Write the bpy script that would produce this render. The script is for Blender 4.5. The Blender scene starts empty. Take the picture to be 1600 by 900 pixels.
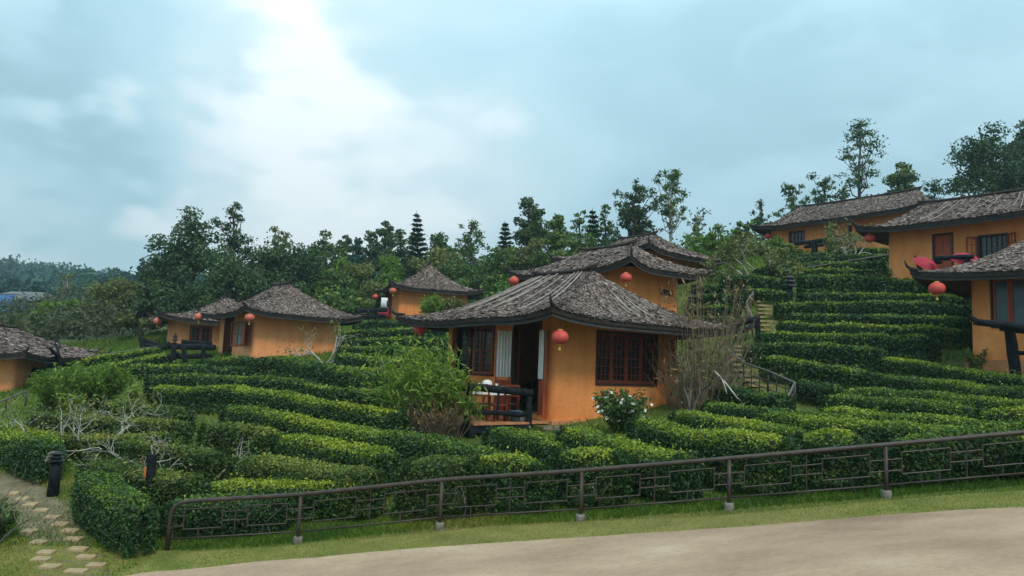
import bpy, math, random
import numpy as np
from mathutils import Vector, Matrix

# ------------------------------------------------------------------ camera, sky, sun, exposure
scene = bpy.context.scene
col = scene.collection
R = math.radians
EZ = 3.0                                   # eye height above the datum
FPX = 1155.0                               # focal length in pixels of the 1600 px wide photograph
cam_data = bpy.data.cameras.new('camera')
cam_data.sensor_width = 36.0
cam_data.lens = FPX / 1600.0 * 36.0
cam_data.clip_start = 0.1
cam_data.clip_end = 3000.0
cam = bpy.data.objects.new('camera', cam_data)
col.objects.link(cam)
CAMM = Matrix.Translation((0, 0, EZ)) @ Matrix.Rotation(R(96.0), 4, 'X') @ Matrix.Rotation(R(2.2), 4, 'Z')
cam.matrix_world = CAMM
scene.camera = cam
ROT = np.array(CAMM.to_3x3())


def ray(px, py):
    d = np.array([(px - 800.0) / FPX, -(py - 450.0) / FPX, -1.0])
    return ROT @ d


def at(px, py, Y):
    """point on the ray of a photograph pixel at the forward distance Y"""
    d = ray(px, py)
    return np.array([0, 0, EZ]) + d * (Y / d[1])


world = bpy.data.worlds.new('World')
scene.world = world
world.use_nodes = True
SUN_EL, SUN_AZ = 50.0, 158.0               # azimuth clockwise from +Y
wn, wl = world.node_tree.nodes, world.node_tree.links
wn.clear()


def N(t, **kw):
    n = wn.new(t)
    for k, v in kw.items():
        setattr(n, k, v)
    return n


def wmath(op, a, b=None, c=None, clamp=False):
    n = N('ShaderNodeMath', operation=op, use_clamp=clamp)
    for i, v in enumerate((a, b, c)):
        if v is None:
            continue
        if isinstance(v, (int, float)):
            n.inputs[i].default_value = v
        else:
            wl.new(v, n.inputs[i])
    return n.outputs[0]


tc = N('ShaderNodeTexCoord')
nrm = N('ShaderNodeVectorMath', operation='NORMALIZE')
wl.new(tc.outputs['Generated'], nrm.inputs[0])
sep = N('ShaderNodeSeparateXYZ')
wl.new(nrm.outputs[0], sep.inputs[0])
elev = wmath('MAXIMUM', sep.outputs[2], 0.0)
mp = N('ShaderNodeMapping')
mp.inputs['Scale'].default_value = (1.0, 1.0, 2.0)
mp.inputs['Location'].default_value = (3.1, 0.4, 1.7)
wl.new(nrm.outputs[0], mp.inputs[0])
cn1 = N('ShaderNodeTexNoise')
cn1.inputs['Scale'].default_value = 2.1
cn1.inputs['Detail'].default_value = 6.0
cn1.inputs['Roughness'].default_value = 0.5
cn1.inputs['Distortion'].default_value = 0.35
wl.new(mp.outputs[0], cn1.inputs['Vector'])
cn2 = N('ShaderNodeTexNoise')
cn2.inputs['Scale'].default_value = 4.5
cn2.inputs['Detail'].default_value = 3.0
wl.new(mp.outputs[0], cn2.inputs['Vector'])
# warp of the direction, so that the cloud masses get ragged edges
wsub = N('ShaderNodeVectorMath', operation='SUBTRACT')
wl.new(cn2.outputs['Color'], wsub.inputs[0])
wsub.inputs[1].default_value = (0.5, 0.5, 0.5)
wscl = N('ShaderNodeVectorMath', operation='SCALE')
wl.new(wsub.outputs[0], wscl.inputs[0])
wscl.inputs['Scale'].default_value = 0.15
wadd = N('ShaderNodeVectorMath', operation='ADD')
wl.new(nrm.outputs[0], wadd.inputs[0])
wl.new(wscl.outputs[0], wadd.inputs[1])
cover = wmath('MULTIPLY_ADD', cn1.outputs['Fac'], 0.50, 0.14)
CLOUDS = [  # px, py, angular radius (deg), amount: bright gaps and grey cloud masses
    (345, 225, 8.0, 0.27), (520, 60, 10, -0.06), (640, 290, 13, 0.19), (10, 345, 7, 0.34), (430, 320, 10, 0.22), (560, 170, 8, .06),
    (105, 175, 9.0, -0.30), (190, 300, 7.5, -0.26), (440, 150, 9, 0.08), (1000, 190, 10, -0.08), (1180, 260, 14, -0.06), (1590, 190, 8, -0.16), (1570, 70, 7, 0.16), (1330, 120, 8, -0.08)]
for (cx, cy, rad, amt) in CLOUDS:
    d = Vector(ray(cx, cy)).normalized()
    dot = N('ShaderNodeVectorMath', operation='DOT_PRODUCT')
    wl.new(wadd.outputs[0], dot.inputs[0])
    dot.inputs[1].default_value = d
    mr = N('ShaderNodeMapRange', interpolation_type='SMOOTHSTEP')
    wl.new(dot.outputs['Value'], mr.inputs['Value'])
    mr.inputs['From Min'].default_value = math.cos(R(rad * 1.5))
    mr.inputs['From Max'].default_value = math.cos(R(rad * 0.15))
    mr.inputs['To Min'].default_value = 0.0
    mr.inputs['To Max'].default_value = amt
    cover = wmath('ADD', cover, mr.outputs['Result'])
ramp = N('ShaderNodeValToRGB')
wl.new(cover, ramp.inputs['Fac'])
cr = ramp.color_ramp
cr.elements[0].position = 0.0
cr.elements[0].color = (0.265, 0.425, 0.490, 1)
cr.elements[1].position = 1.0
cr.elements[1].color = (0.68, 0.75, 0.775, 1)
for p, c in ((0.18, (0.295, 0.465, 0.535, 1)), (0.36, (0.355, 0.535, 0.610, 1)), (0.55, (0.450, 0.600, 0.655, 1)), (0.75, (0.580, 0.690, 0.730, 1))):
    e = cr.elements.new(p)
    e.color = c
sky = N('ShaderNodeTexSky', sky_type='NISHITA', sun_disc=False)
sky.sun_elevation = R(SUN_EL)
sky.sun_rotation = R(SUN_AZ)
skys = N('ShaderNodeVectorMath', operation='SCALE')
wl.new(sky.outputs['Color'], skys.inputs[0])
skys.inputs['Scale'].default_value = 0.10
# an overcast dome: brighter towards the zenith by the standard (1 + 2 sin e) law
grad = wmath('MULTIPLY_ADD', elev, 1.45, 0.72)
cl = N('ShaderNodeVectorMath', operation='SCALE')
wl.new(ramp.outputs['Color'], cl.inputs[0])
wl.new(grad, cl.inputs['Scale'])
mixw = N('ShaderNodeMix', data_type='RGBA')
mixw.inputs['Factor'].default_value = 0.90
wl.new(skys.outputs[0], mixw.inputs['A'])
wl.new(cl.outputs[0], mixw.inputs['B'])
bg = N('ShaderNodeBackground')
wl.new(mixw.outputs['Result'], bg.inputs['Color'])
bg.inputs['Strength'].default_value = 1.0
wo = N('ShaderNodeOutputWorld')
wl.new(bg.outputs[0], wo.inputs['Surface'])

sun_data = bpy.data.lights.new('sun', 'SUN')
sun_data.energy = 1.5
sun_data.angle = R(14.0)
sun_data.color = (1.0, 0.91, 0.78)
sun = bpy.data.objects.new('sun', sun_data)
col.objects.link(sun)
sdir = Vector((math.sin(R(SUN_AZ)) * math.cos(R(SUN_EL)), math.cos(R(SUN_AZ)) * math.cos(R(SUN_EL)), math.sin(R(SUN_EL))))
sun.rotation_euler = (-sdir).to_track_quat('-Z', 'Y').to_euler()
sun.location = sdir * 60

scene.view_settings.view_transform = 'Standard'
scene.view_settings.look = 'None'
scene.view_settings.gamma = 1.0
scene.view_settings.use_curve_mapping = False
scene.view_settings.exposure = 0.38
scene.render.engine = 'CYCLES'
scene.cycles.use_denoising = True
scene.cycles.max_bounces = 6
scene.cycles.diffuse_bounces = 3
scene.cycles.transmission_bounces = 3
scene.cycles.volume_bounces = 0

# ------------------------------------------------------------------ materials


def new_mat(name):
    m = bpy.data.materials.new(name)
    m.use_nodes = True
    nt = m.node_tree
    return m, nt, nt.nodes['Principled BSDF']


def surf(name, c1, c2, scale=3.0, detail=6.0, rough=0.85, bump=0.0, bscale=30.0, c3=None, spec=0.3, stretch=None, lo=0.35, hi=0.65, bdist=0.02, grain=.14):
    """two or three colours mixed by object-space noise, with fine relief"""
    m, nt, b = new_mat(name)
    n, l = nt.nodes, nt.links
    t = n.new('ShaderNodeTexCoord')
    vec = t.outputs['Object']
    if stretch:
        mpn = n.new('ShaderNodeMapping')
        mpn.inputs['Scale'].default_value = stretch
        l.new(vec, mpn.inputs[0])
        vec = mpn.outputs[0]
    no = n.new('ShaderNodeTexNoise')
    no.inputs['Scale'].default_value = scale
    no.inputs['Detail'].default_value = detail
    no.inputs['Roughness'].default_value = 0.6
    l.new(vec, no.inputs['Vector'])
    rp = n.new('ShaderNodeValToRGB')
    rp.color_ramp.elements[0].position = lo
    rp.color_ramp.elements[0].color = (*c1, 1)
    rp.color_ramp.elements[1].position = hi
    rp.color_ramp.elements[1].color = (*c2, 1)
    if c3:
        e = rp.color_ramp.elements.new(min(0.98, hi + 0.14))
        e.color = (*c3, 1)
    l.new(no.outputs['Fac'], rp.inputs['Fac'])
    fn = n.new('ShaderNodeTexNoise')
    fn.inputs['Scale'].default_value = max(scale * 9, 18)
    fn.inputs['Detail'].default_value = 4
    l.new(vec, fn.inputs['Vector'])
    fr = n.new('ShaderNodeMapRange')
    fr.inputs['From Min'].default_value, fr.inputs['From Max'].default_value = .3, .7
    fr.inputs['To Min'].default_value, fr.inputs['To Max'].default_value = 1 - grain, 1 + grain * .6
    l.new(fn.outputs['Fac'], fr.inputs['Value'])
    gm_ = n.new('ShaderNodeVectorMath')
    gm_.operation = 'SCALE'
    l.new(rp.outputs['Color'], gm_.inputs[0])
    l.new(fr.outputs['Result'], gm_.inputs['Scale'])
    l.new(gm_.outputs[0], b.inputs['Base Color'])
    b.inputs['Roughness'].default_value = rough
    b.inputs['Specular IOR Level'].default_value = spec
    if bump > 0:
        n2 = n.new('ShaderNodeTexNoise')
        n2.inputs['Scale'].default_value = bscale
        n2.inputs['Detail'].default_value = 5
        l.new(vec, n2.inputs['Vector'])
        bp = n.new('ShaderNodeBump')
        bp.inputs['Strength'].default_value = bump
        bp.inputs['Distance'].default_value = bdist
        l.new(n2.outputs['Fac'], bp.inputs['Height'])
        l.new(bp.outputs['Normal'], b.inputs['Normal'])
    return m


def leafy(name, stops, rough=0.55, trans=0.22, spec=0.35):
    """leaf colour by the leaf's own 'tint' attribute (young shoots, old leaves)"""
    m, nt, b = new_mat(name)
    n, l = nt.nodes, nt.links
    a = n.new('ShaderNodeAttribute')
    a.attribute_name = 'tint'
    rp = n.new('ShaderNodeValToRGB')
    els = rp.color_ramp.elements
    els[0].position, els[0].color = stops[0][0], (*stops[0][1], 1)
    els[1].position, els[1].color = stops[-1][0], (*stops[-1][1], 1)
    for p, c in stops[1:-1]:
        els.new(p).color = (*c, 1)
    l.new(a.outputs['Fac'], rp.inputs['Fac'])
    l.new(rp.outputs['Color'], b.inputs['Base Color'])
    b.inputs['Roughness'].default_value = rough
    b.inputs['Specular IOR Level'].default_value = spec
    if trans > 0:
        tr = n.new('ShaderNodeBsdfTranslucent')
        l.new(rp.outputs['Color'], tr.inputs['Color'])
        mx = n.new('ShaderNodeMixShader')
        mx.inputs[0].default_value = trans
        l.new(b.outputs[0], mx.inputs[1])
        l.new(tr.outputs[0], mx.inputs[2])
        l.new(mx.outputs[0], n['Material Output'].inputs['Surface'])
    return m


M = {}
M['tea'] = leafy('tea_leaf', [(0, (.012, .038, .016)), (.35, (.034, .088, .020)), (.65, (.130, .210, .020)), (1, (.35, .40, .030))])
M['tea_olive'] = leafy('tea_leaf_olive', [(0, (.022, .050, .013)), (.4, (.058, .108, .018)), (.7, (.150, .190, .026)), (1, (.33, .32, .050))])
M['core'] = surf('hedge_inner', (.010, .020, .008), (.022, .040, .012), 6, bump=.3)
M['dark_leaf'] = leafy('dark_tree_leaf', [(0, (.020, .052, .021)), (.5, (.054, .106, .034)), (1, (.145, .198, .050))])
M['mid_leaf'] = leafy('green_tree_leaf', [(0, (.030, .072, .016)), (.5, (.078, .145, .026)), (1, (.19, .25, .040))])
M['lime_leaf'] = leafy('bright_leaf', [(0, (.055, .125, .012)), (.5, (.150, .260, .024)), (1, (.33, .39, .050))], trans=.3)
M['olive_leaf'] = leafy('olive_tree_leaf', [(0, (.058, .074, .020)), (.5, (.130, .152, .034)), (1, (.26, .25, .068))])
M['haze_blue_leaf'] = leafy('far_leaf', [(0, (.008, .048, .046)), (.5, (.020, .085, .062)), (1, (.070, .150, .066))])  # blue of distance haze painted into the leaf colour, besides the haze volume
M['under_leaf'] = leafy('thicket_leaf', [(0, (.030, .045, .014)), (.5, (.070, .088, .024)), (1, (.13, .135, .042))])
M['dry_leaf'] = leafy('dry_leaf', [(0, (.10, .050, .020)), (.5, (.20, .120, .050)), (1, (.30, .22, .10))])
M['flower'] = leafy('white_flower', [(0, (.70, .70, .64)), (1, (.85, .85, .82))], trans=.15)
M['bloom'] = leafy('orange_bloom', [(0, (.50, .16, .04)), (1, (.75, .36, .16))], trans=.15)
M['pink'] = leafy('pink_bloom', [(0, (.45, .12, .16)), (1, (.65, .28, .30))], trans=.15)
M['thatch'] = leafy('thatch_leaf', [(0, (.054, .036, .029)), (.35, (.140, .098, .082)), (.7, (.238, .178, .153)), (1, (.44, .36, .325))], rough=.8, trans=0, spec=.2)
M['roof_deck'] = surf('roof_deck', (.020, .015, .012), (.045, .034, .028), 8, bump=.2)
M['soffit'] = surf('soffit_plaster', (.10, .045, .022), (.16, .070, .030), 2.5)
M['fascia'] = surf('fascia_wood', (.034, .032, .030), (.070, .066, .062), 2.2, stretch=(1, 1, 6), rough=.75, bump=.2)
M['horn'] = surf('horn_wood', (.020, .016, .014), (.055, .040, .032), 9, bump=.4)
M['bamboo'] = surf('bamboo_strip', (.24, .205, .18), (.42, .37, .33), 5, rough=.7)


def plaster(name, c1, c2, c3):
    """limewashed mud plaster: patches, vertical rain streaks, fine trowel relief"""
    m = surf(name, c1, c2, .9, 8, rough=.92, bump=.40, bscale=9, c3=c3, bdist=.04, lo=.30, hi=.62, grain=.10)
    n, l = m.node_tree.nodes, m.node_tree.links
    b = n['Principled BSDF']
    src = b.inputs['Base Color'].links[0].from_socket
    t = n.new('ShaderNodeTexCoord')
    mpn = n.new('ShaderNodeMapping')
    mpn.inputs['Scale'].default_value = (1.5, 1.5, .5)
    l.new(t.outputs['Object'], mpn.inputs[0])
    no = n.new('ShaderNodeTexNoise')
    no.inputs['Scale'].default_value = 1.6
    no.inputs['Detail'].default_value = 7
    no.inputs['Roughness'].default_value = .65
    l.new(mpn.outputs[0], no.inputs['Vector'])
    rp = n.new('ShaderNodeValToRGB')
    rp.color_ramp.elements[0].position, rp.color_ramp.elements[0].color = .34, (.86, .80, .76, 1)
    rp.color_ramp.elements[1].position, rp.color_ramp.elements[1].color = .56, (1, 1, 1, 1)
    e = rp.color_ramp.elements.new(.74)
    e.color = (1.06, 1.10, 1.22, 1)
    l.new(no.outputs['Fac'], rp.inputs['Fac'])
    mx = n.new('ShaderNodeVectorMath')
    mx.operation = 'MULTIPLY'
    l.new(src, mx.inputs[0])
    l.new(rp.outputs['Color'], mx.inputs[1])
    l.new(mx.outputs[0], b.inputs['Base Color'])
    return m


M['plaster'] = plaster('orange_plaster', (.68, .225, .064), (.83, .315, .098), (.88, .41, .17))
M['plaster_pale'] = plaster('pale_orange_plaster', (.74, .285, .110), (.85, .365, .155), (.88, .44, .22))
M['plinth'] = surf('plinth_plaster', (.42, .165, .065), (.60, .27, .12), 1.7, 7, rough=.95, bump=.4, bscale=20)
M['redwood'] = surf('red_brown_wood', (.135, .026, .011), (.23, .050, .020), 3, stretch=(6, 6, 1), rough=.5, bump=.15)
M['redpaint'] = surf('red_door_wood', (.30, .050, .018), (.42, .085, .030), 2.5, stretch=(6, 6, 1), rough=.5, bump=.15)
M['darkframe'] = surf('dark_frame_wood', (.030, .016, .011), (.060, .030, .020), 4, rough=.6)
M['glass'] = surf('dark_glass', (.010, .012, .014), (.022, .025, .028), 1.5, rough=.12, spec=.6)
M['pale_glass'] = surf('curtained_glass', (.20, .24, .24), (.34, .38, .37), 2.0, rough=.2, spec=.5)
M['cloth'] = surf('white_cloth', (.50, .47, .43), (.74, .71, .66), 5, stretch=(14, 14, 1), rough=.95)
M['white'] = surf('white_fabric', (.66, .66, .64), (.80, .80, .78), 6, rough=.9)
M['lantern'] = surf('red_lantern_cloth', (.50, .052, .042), (.62, .095, .075), 3, rough=.6)
M['lantern_faded'] = surf('faded_lantern_cloth', (.50, .10, .070), (.62, .17, .12), 3, rough=.7)
M['gold'] = surf('gold_tassel', (.55, .36, .06), (.70, .50, .12), 5, rough=.6)
M['char'] = surf('charred_log', (.006, .008, .010), (.018, .022, .026), 5, rough=.85, bump=.5, bscale=12, bdist=.03, spec=.12)
M['iron'] = surf('brown_painted_iron', (.040, .028, .024), (.070, .050, .042), 7, rough=.5, bump=.15, bscale=60, bdist=.004)
M['pipe'] = surf('grey_pipe', (.075, .064, .058), (.14, .122, .11), 6, rough=.5)
M['footing'] = surf('concrete_footing', (.11, .098, .08), (.22, .20, .165), 6, bump=.4)
M['stone'] = surf('pale_step_stone', (.28, .195, .105), (.42, .305, .175), 5, bump=.4, bscale=25)
M['rubble'] = surf('rubble_stone', (.11, .085, .065), (.24, .195, .155), 4, bump=.5, bscale=14)
M['bark'] = surf('bark', (.030, .022, .016), (.075, .056, .042), 7, stretch=(1, 1, .25), bump=.5)
M['palebark'] = surf('pale_bark', (.28, .25, .215), (.50, .46, .41), 8, bump=.3)
M['drystem'] = surf('dry_stem', (.13, .095, .062), (.26, .195, .135), 6)
M['thinbark'] = surf('grey_bark', (.075, .068, .060), (.150, .135, .118), 6)
M['tile'] = surf('terracotta_floor', (.42, .17, .075), (.56, .26, .13), 3, rough=.7)
M['crimson'] = surf('crimson_cloth', (.30, .012, .030), (.42, .028, .050), 3, rough=.7)
M['navy'] = surf('dark_blue_cloth', (.012, .016, .030), (.03, .036, .055), 3, rough=.9)
M['blue'] = surf('blue_sheet_roof', (.008, .055, .17), (.020, .09, .23), 2, rough=.5)
M['grey'] = surf('grey_sheet_roof', (.09, .085, .08), (.16, .15, .14), 2, rough=.6)
M['orange'] = surf('orange_board', (.60, .15, .020), (.70, .22, .040), 3, rough=.5)
M['teal_pane'] = surf('teal_curtain_pane', (.030, .055, .060), (.060, .10, .105), 2, rough=.25, spec=.5)
M['black'] = surf('black_metal', (.008, .009, .011), (.018, .019, .022), 4, rough=.45)
M['teal_plastic'] = surf('blue_tub', (.06, .17, .24), (.09, .22, .30), 3, rough=.4)

# ------------------------------------------------------------------ mesh helpers


class MB:
    def __init__(self):
        self.v, self.f, self.mi = [], [], []

    def add(self, vs, fs, mi=0):
        o = len(self.v)
        self.v += [tuple(map(float, p)) for p in vs]
        self.f += [tuple(i + o for i in f) for f in fs]
        self.mi += [mi] * len(fs)
        return self

    def box(self, lo, hi, mi=0):
        (a, b, c), (d, e, f) = lo, hi
        vs = [(a, b, c), (d, b, c), (d, e, c), (a, e, c), (a, b, f), (d, b, f), (d, e, f), (a, e, f)]
        return self.add(vs, [(0, 3, 2, 1), (4, 5, 6, 7), (0, 1, 5, 4), (1, 2, 6, 5), (2, 3, 7, 6), (3, 0, 4, 7)], mi)

    def obox(self, c, ax, ay, az, mi=0):
        c, ax, ay, az = map(np.asarray, (c, ax, ay, az))
        vs = [c + sx * ax + sy * ay + sz * az for sz in (-1, 1) for sx, sy in ((-1, -1), (1, -1), (1, 1), (-1, 1))]
        return self.add(vs, [(0, 3, 2, 1), (4, 5, 6, 7), (0, 1, 5, 4), (1, 2, 6, 5), (2, 3, 7, 6), (3, 0, 4, 7)], mi)

    def tube(self, path, rad, n=8, mi=0, cap=True):
        P = [np.asarray(p, float) for p in path]
        if np.isscalar(rad):
            rad = [rad] * len(P)
        vs, prev = [], None
        for i, p in enumerate(P):
            t = P[min(i + 1, len(P) - 1)] - P[max(i - 1, 0)]
            t = t / (np.linalg.norm(t) + 1e-9)
            if prev is None:
                u = np.cross(t, (0, 0, 1.0)) if abs(t[2]) < .9 else np.cross(t, (1.0, 0, 0))
            else:
                u = prev - t * np.dot(prev, t)
            u = u / (np.linalg.norm(u) + 1e-9)
            prev = u
            w = np.cross(t, u)
            for k in range(n):
                a = 2 * math.pi * k / n
                vs.append(p + rad[i] * (math.cos(a) * u + math.sin(a) * w))
        fs = []
        for i in range(len(P) - 1):
            for k in range(n):
                k2 = (k + 1) % n
                fs.append((i * n + k, i * n + k2, (i + 1) * n + k2, (i + 1) * n + k))
        if cap:
            fs.append(tuple(range(n))[::-1])
            fs.append(tuple((len(P) - 1) * n + k for k in range(n)))
        return self.add(vs, fs, mi)

    def lathe(self, c, prof, n=16, mi=0):
        vs, fs = [], []
        for (r, z) in prof:
            for k in range(n):
                a = 2 * math.pi * k / n
                vs.append((c[0] + r * math.cos(a), c[1] + r * math.sin(a), c[2] + z))
        for i in range(len(prof) - 1):
            for k in range(n):
                k2 = (k + 1) % n
                fs.append((i * n + k, i * n + k2, (i + 1) * n + k2, (i + 1) * n + k))
        fs.append(tuple(range(n))[::-1])
        fs.append(tuple((len(prof) - 1) * n + k for k in range(n)))
        return self.add(vs, fs, mi)

    def build(self, name, mats, parent=None, smooth=False, origin=None):
        me = bpy.data.meshes.new(name)
        v = self.v
        if origin is not None:
            v = [tuple(np.asarray(p) - origin) for p in v]
        me.from_pydata(v, [], self.f)
        mats = mats if isinstance(mats, (list, tuple)) else [mats]
        for m in mats:
            me.materials.append(m)
        if len(mats) > 1:
            me.polygons.foreach_set('material_index', self.mi)
        if smooth:
            me.polygons.foreach_set('use_smooth', [True] * len(me.polygons))
        me.update()
        return link(name, me, parent, origin if parent is None else None)


def link(name, me, parent=None, loc=None):
    o = bpy.data.objects.new(name, me)
    col.objects.link(o)
    if parent is not None:
        o.parent = parent
    if loc is not None:
        o.location = loc
    return o


def empty(name, loc=(0, 0, 0), rz=0.0):
    o = bpy.data.objects.new(name, None)
    o.empty_display_size = .3
    col.objects.link(o)
    o.location = loc
    o.rotation_euler = (0, 0, rz)
    return o


def tag(o, label=None, cat=None, group=None, kind=None):
    if label:
        o['label'] = label
    if cat:
        o['category'] = cat
    if group:
        o['group'] = group
    if kind:
        o['kind'] = kind
    return o


def faces_np(name, V, mat, parent=None, tint=None, k=4, smooth=False, mi=None):
    """V: (n, k, 3) separate polygons -> one mesh, with a per-face tint"""
    n = len(V)
    me = bpy.data.meshes.new(name)
    me.vertices.add(n * k)
    me.vertices.foreach_set('co', np.ascontiguousarray(V, np.float32).ravel())
    me.loops.add(n * k)
    me.loops.foreach_set('vertex_index', np.arange(n * k, dtype=np.int32))
    me.polygons.add(n)
    me.polygons.foreach_set('loop_start', np.arange(n, dtype=np.int32) * k)
    mats = mat if isinstance(mat, (list, tuple)) else [mat]
    for m in mats:
        me.materials.append(m)
    if mi is not None:
        me.polygons.foreach_set('material_index', np.asarray(mi, np.int32))
    if tint is not None:
        a = me.attributes.new('tint', 'FLOAT', 'FACE')
        a.data.foreach_set('value', np.ascontiguousarray(tint, np.float32))
    me.update(calc_edges=True)
    return link(name, me, parent)


def unit(a):
    return a / (np.linalg.norm(a, axis=-1, keepdims=True) + 1e-9)


def leaves(P, Nn, L, W, rng, flat=.6, droop=0.0):
    """diamond leaves at P whose planes lie near the normals Nn"""
    n = len(P)
    nn = unit(Nn * flat + rng.normal(size=(n, 3)) * (1 - flat) * .9)
    r = rng.normal(size=(n, 3))
    r[:, 2] -= droop
    a = unit(r - nn * np.sum(r * nn, 1, keepdims=True))
    b = np.cross(nn, a)
    s = rng.uniform(.65, 1.35, (n, 1))
    a = a * (L * .5) * s
    b = b * (W * .5) * s
    bend = nn * (L * .10) * s
    return np.stack([P - a - bend, P + b, P + a - bend, P - b], 1)


def vnoise(x, y, seed=0):
    """cheap smooth 2-D noise, about -1..1"""
    r = np.random.default_rng(seed)
    out = 0
    for k in range(6):
        fx, fy = r.normal(size=2) * (.5 + .45 * k)
        out = out + np.sin(x * fx + y * fy + r.uniform(0, 6.28)) / (1 + .5 * k)
    return out / 2.2

# ------------------------------------------------------------------ the hillside


CTRL = [  # photograph pixel of the ground and its forward distance
    (465, 850, 11.2), (687, 828, 11.0), (907, 815, 10.9), (1139, 798, 10.55), (1385, 778, 10.2), (1640, 757, 9.9), (265, 862, 11.5),
    (230, 898, 10.4), (800, 900, 7.9), (1385, 900, 6.2), (1600, 797, 8.4), (800, 850, 9.6), (1600, 900, 5.6),
    (100, 880, 10.3), (30, 775, 13.5), (85, 778, 13.4), (-200, 760, 14.5),
    (40, 612, 27.5), (100, 650, 21.5), (250, 650, 21.5), (450, 712, 15.5), (450, 632, 22.5), (450, 578, 30.5), (160, 700, 17.0), (300, 720, 15.6),
    (690, 806, 11.6), (737, 692, 17.4), (580, 690, 16.3), (600, 612, 23.5), (560, 546, 36), (610, 512, 46),
    (330, 562, 34), (270, 556, 39), (200, 578, 31), (100, 566, 34), (0, 575, 34), (-200, 640, 27),
    (860, 680, 17.2), (1000, 690, 15.0), (1060, 648, 20.0), (1240, 642, 19.3), (1160, 592, 23.8), (1150, 552, 26), (1200, 474, 30.6), (1140, 436, 34),
    (1517, 556, 22), (1590, 594, 20), (1500, 655, 16.0), (1300, 730, 12.6), (1300, 566, 23.6), (1300, 490, 29), (1300, 430, 34.4), (1440, 434, 31.5),
    (1250, 397, 44), (1330, 404, 40), (1600, 436, 31), (1060, 545, 27.5), (760, 486, 47), (1100, 426, 37),
    (300, 512, 52), (700, 480, 75), (1000, 444, 58), (1150, 402, 52), (1500, 372, 62), (500, 500, 62), (850, 470, 64), (600, 492, 62), (760, 478, 60),
    (150, 550, 46), (60, 540, 60), (10, 492, 115), (120, 496, 110), (220, 470, 90)]
cp = [at(*c) for c in CTRL]
cp += [np.array(p, float) for p in (
    (0, 0, .9), (-12, 0, -.4), (12, 0, 2.0), (0, -25, .9), (-40, -10, -2.5), (40, -10, 5.5), (-45, 25, 0.0), (34, 22, 5.8), (45, 45, 13),
    (60, 80, 19), (30, 90, 15), (0, 110, 12), (-40, 110, 9), (-110, 60, -2), (-90, 110, 6), (100, 40, 20), (0, 180, 24), (120, 180, 34), (-40, 190, 22),
    (-170, 130, 6), (-110, 190, 16), (-220, 330, 37), (-120, 300, 23), (-330, 300, 33), (-60, 330, 26), (60, 350, 40), (-200, 480, 34), (150, 480, 45), (-420, 250, 30), (300, 300, 45))]
cp = np.array(cp)


def kern(d2):
    return np.sqrt(d2 + 9.0)


_d2 = ((cp[:, None, :2] - cp[None, :, :2]) ** 2).sum(-1)
_A = kern(_d2) + np.eye(len(cp)) * -.35
_n = len(cp)
_Q = np.zeros((_n + 1, _n + 1))
_Q[:_n, :_n] = _A
_Q[_n, :_n] = _Q[:_n, _n] = 1
_W = np.linalg.solve(_Q, np.append(cp[:, 2], 0))


def gz(x, y):
    x, y = np.atleast_1d(np.asarray(x, float)), np.atleast_1d(np.asarray(y, float))
    out = np.empty(x.size)
    xf, yf = x.ravel(), y.ravel()
    for i in range(0, xf.size, 20000):
        d2 = (xf[i:i + 20000, None] - cp[None, :, 0]) ** 2 + (yf[i:i + 20000, None] - cp[None, :, 1]) ** 2
        out[i:i + 20000] = kern(d2) @ _W[:_n] + _W[_n]
    return out.reshape(x.shape)


def g1(x, y):
    return float(gz(x, y)[0])


_YS = np.concatenate([np.linspace(4, 60, 1400), np.linspace(60.1, 200, 500)])


def hit(px, py, h=0.0, Y=None):
    """where the ray of a pixel meets the ground raised by h"""
    d = ray(px, py)
    pts = np.array([0, 0, EZ])[None] + d[None] * (_YS / d[1])[:, None]
    below = pts[:, 2] <= gz(pts[:, 0], pts[:, 1]) + h
    i = int(np.argmax(below)) if below.any() else len(_YS) - 1
    p = pts[i].copy()
    p[2] = g1(p[0], p[1])
    return p


def ground_at(px, Y):
    """ground point under an image column at a distance"""
    p = at(px, 571 + .038 * (px - 800), Y)
    return np.array([p[0], p[1], g1(p[0], p[1])])


def grid_mesh(name, xs, ys, zoff, mat, smooth=True, keep=None):
    X, Yg = np.meshgrid(xs, ys)
    Z = gz(X, Yg) + zoff
    nx, ny = len(xs), len(ys)
    v = np.stack([X, Yg, Z], -1).reshape(-1, 3)
    f = [(j * nx + i, j * nx + i + 1, (j + 1) * nx + i + 1, (j + 1) * nx + i) for j in range(ny - 1) for i in range(nx - 1)]
    me = bpy.data.meshes.new(name)
    me.from_pydata(v.tolist(), [], f)
    me.materials.append(mat)
    me.polygons.foreach_set('use_smooth', [True] * len(me.polygons))
    return link(name, me)


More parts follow.
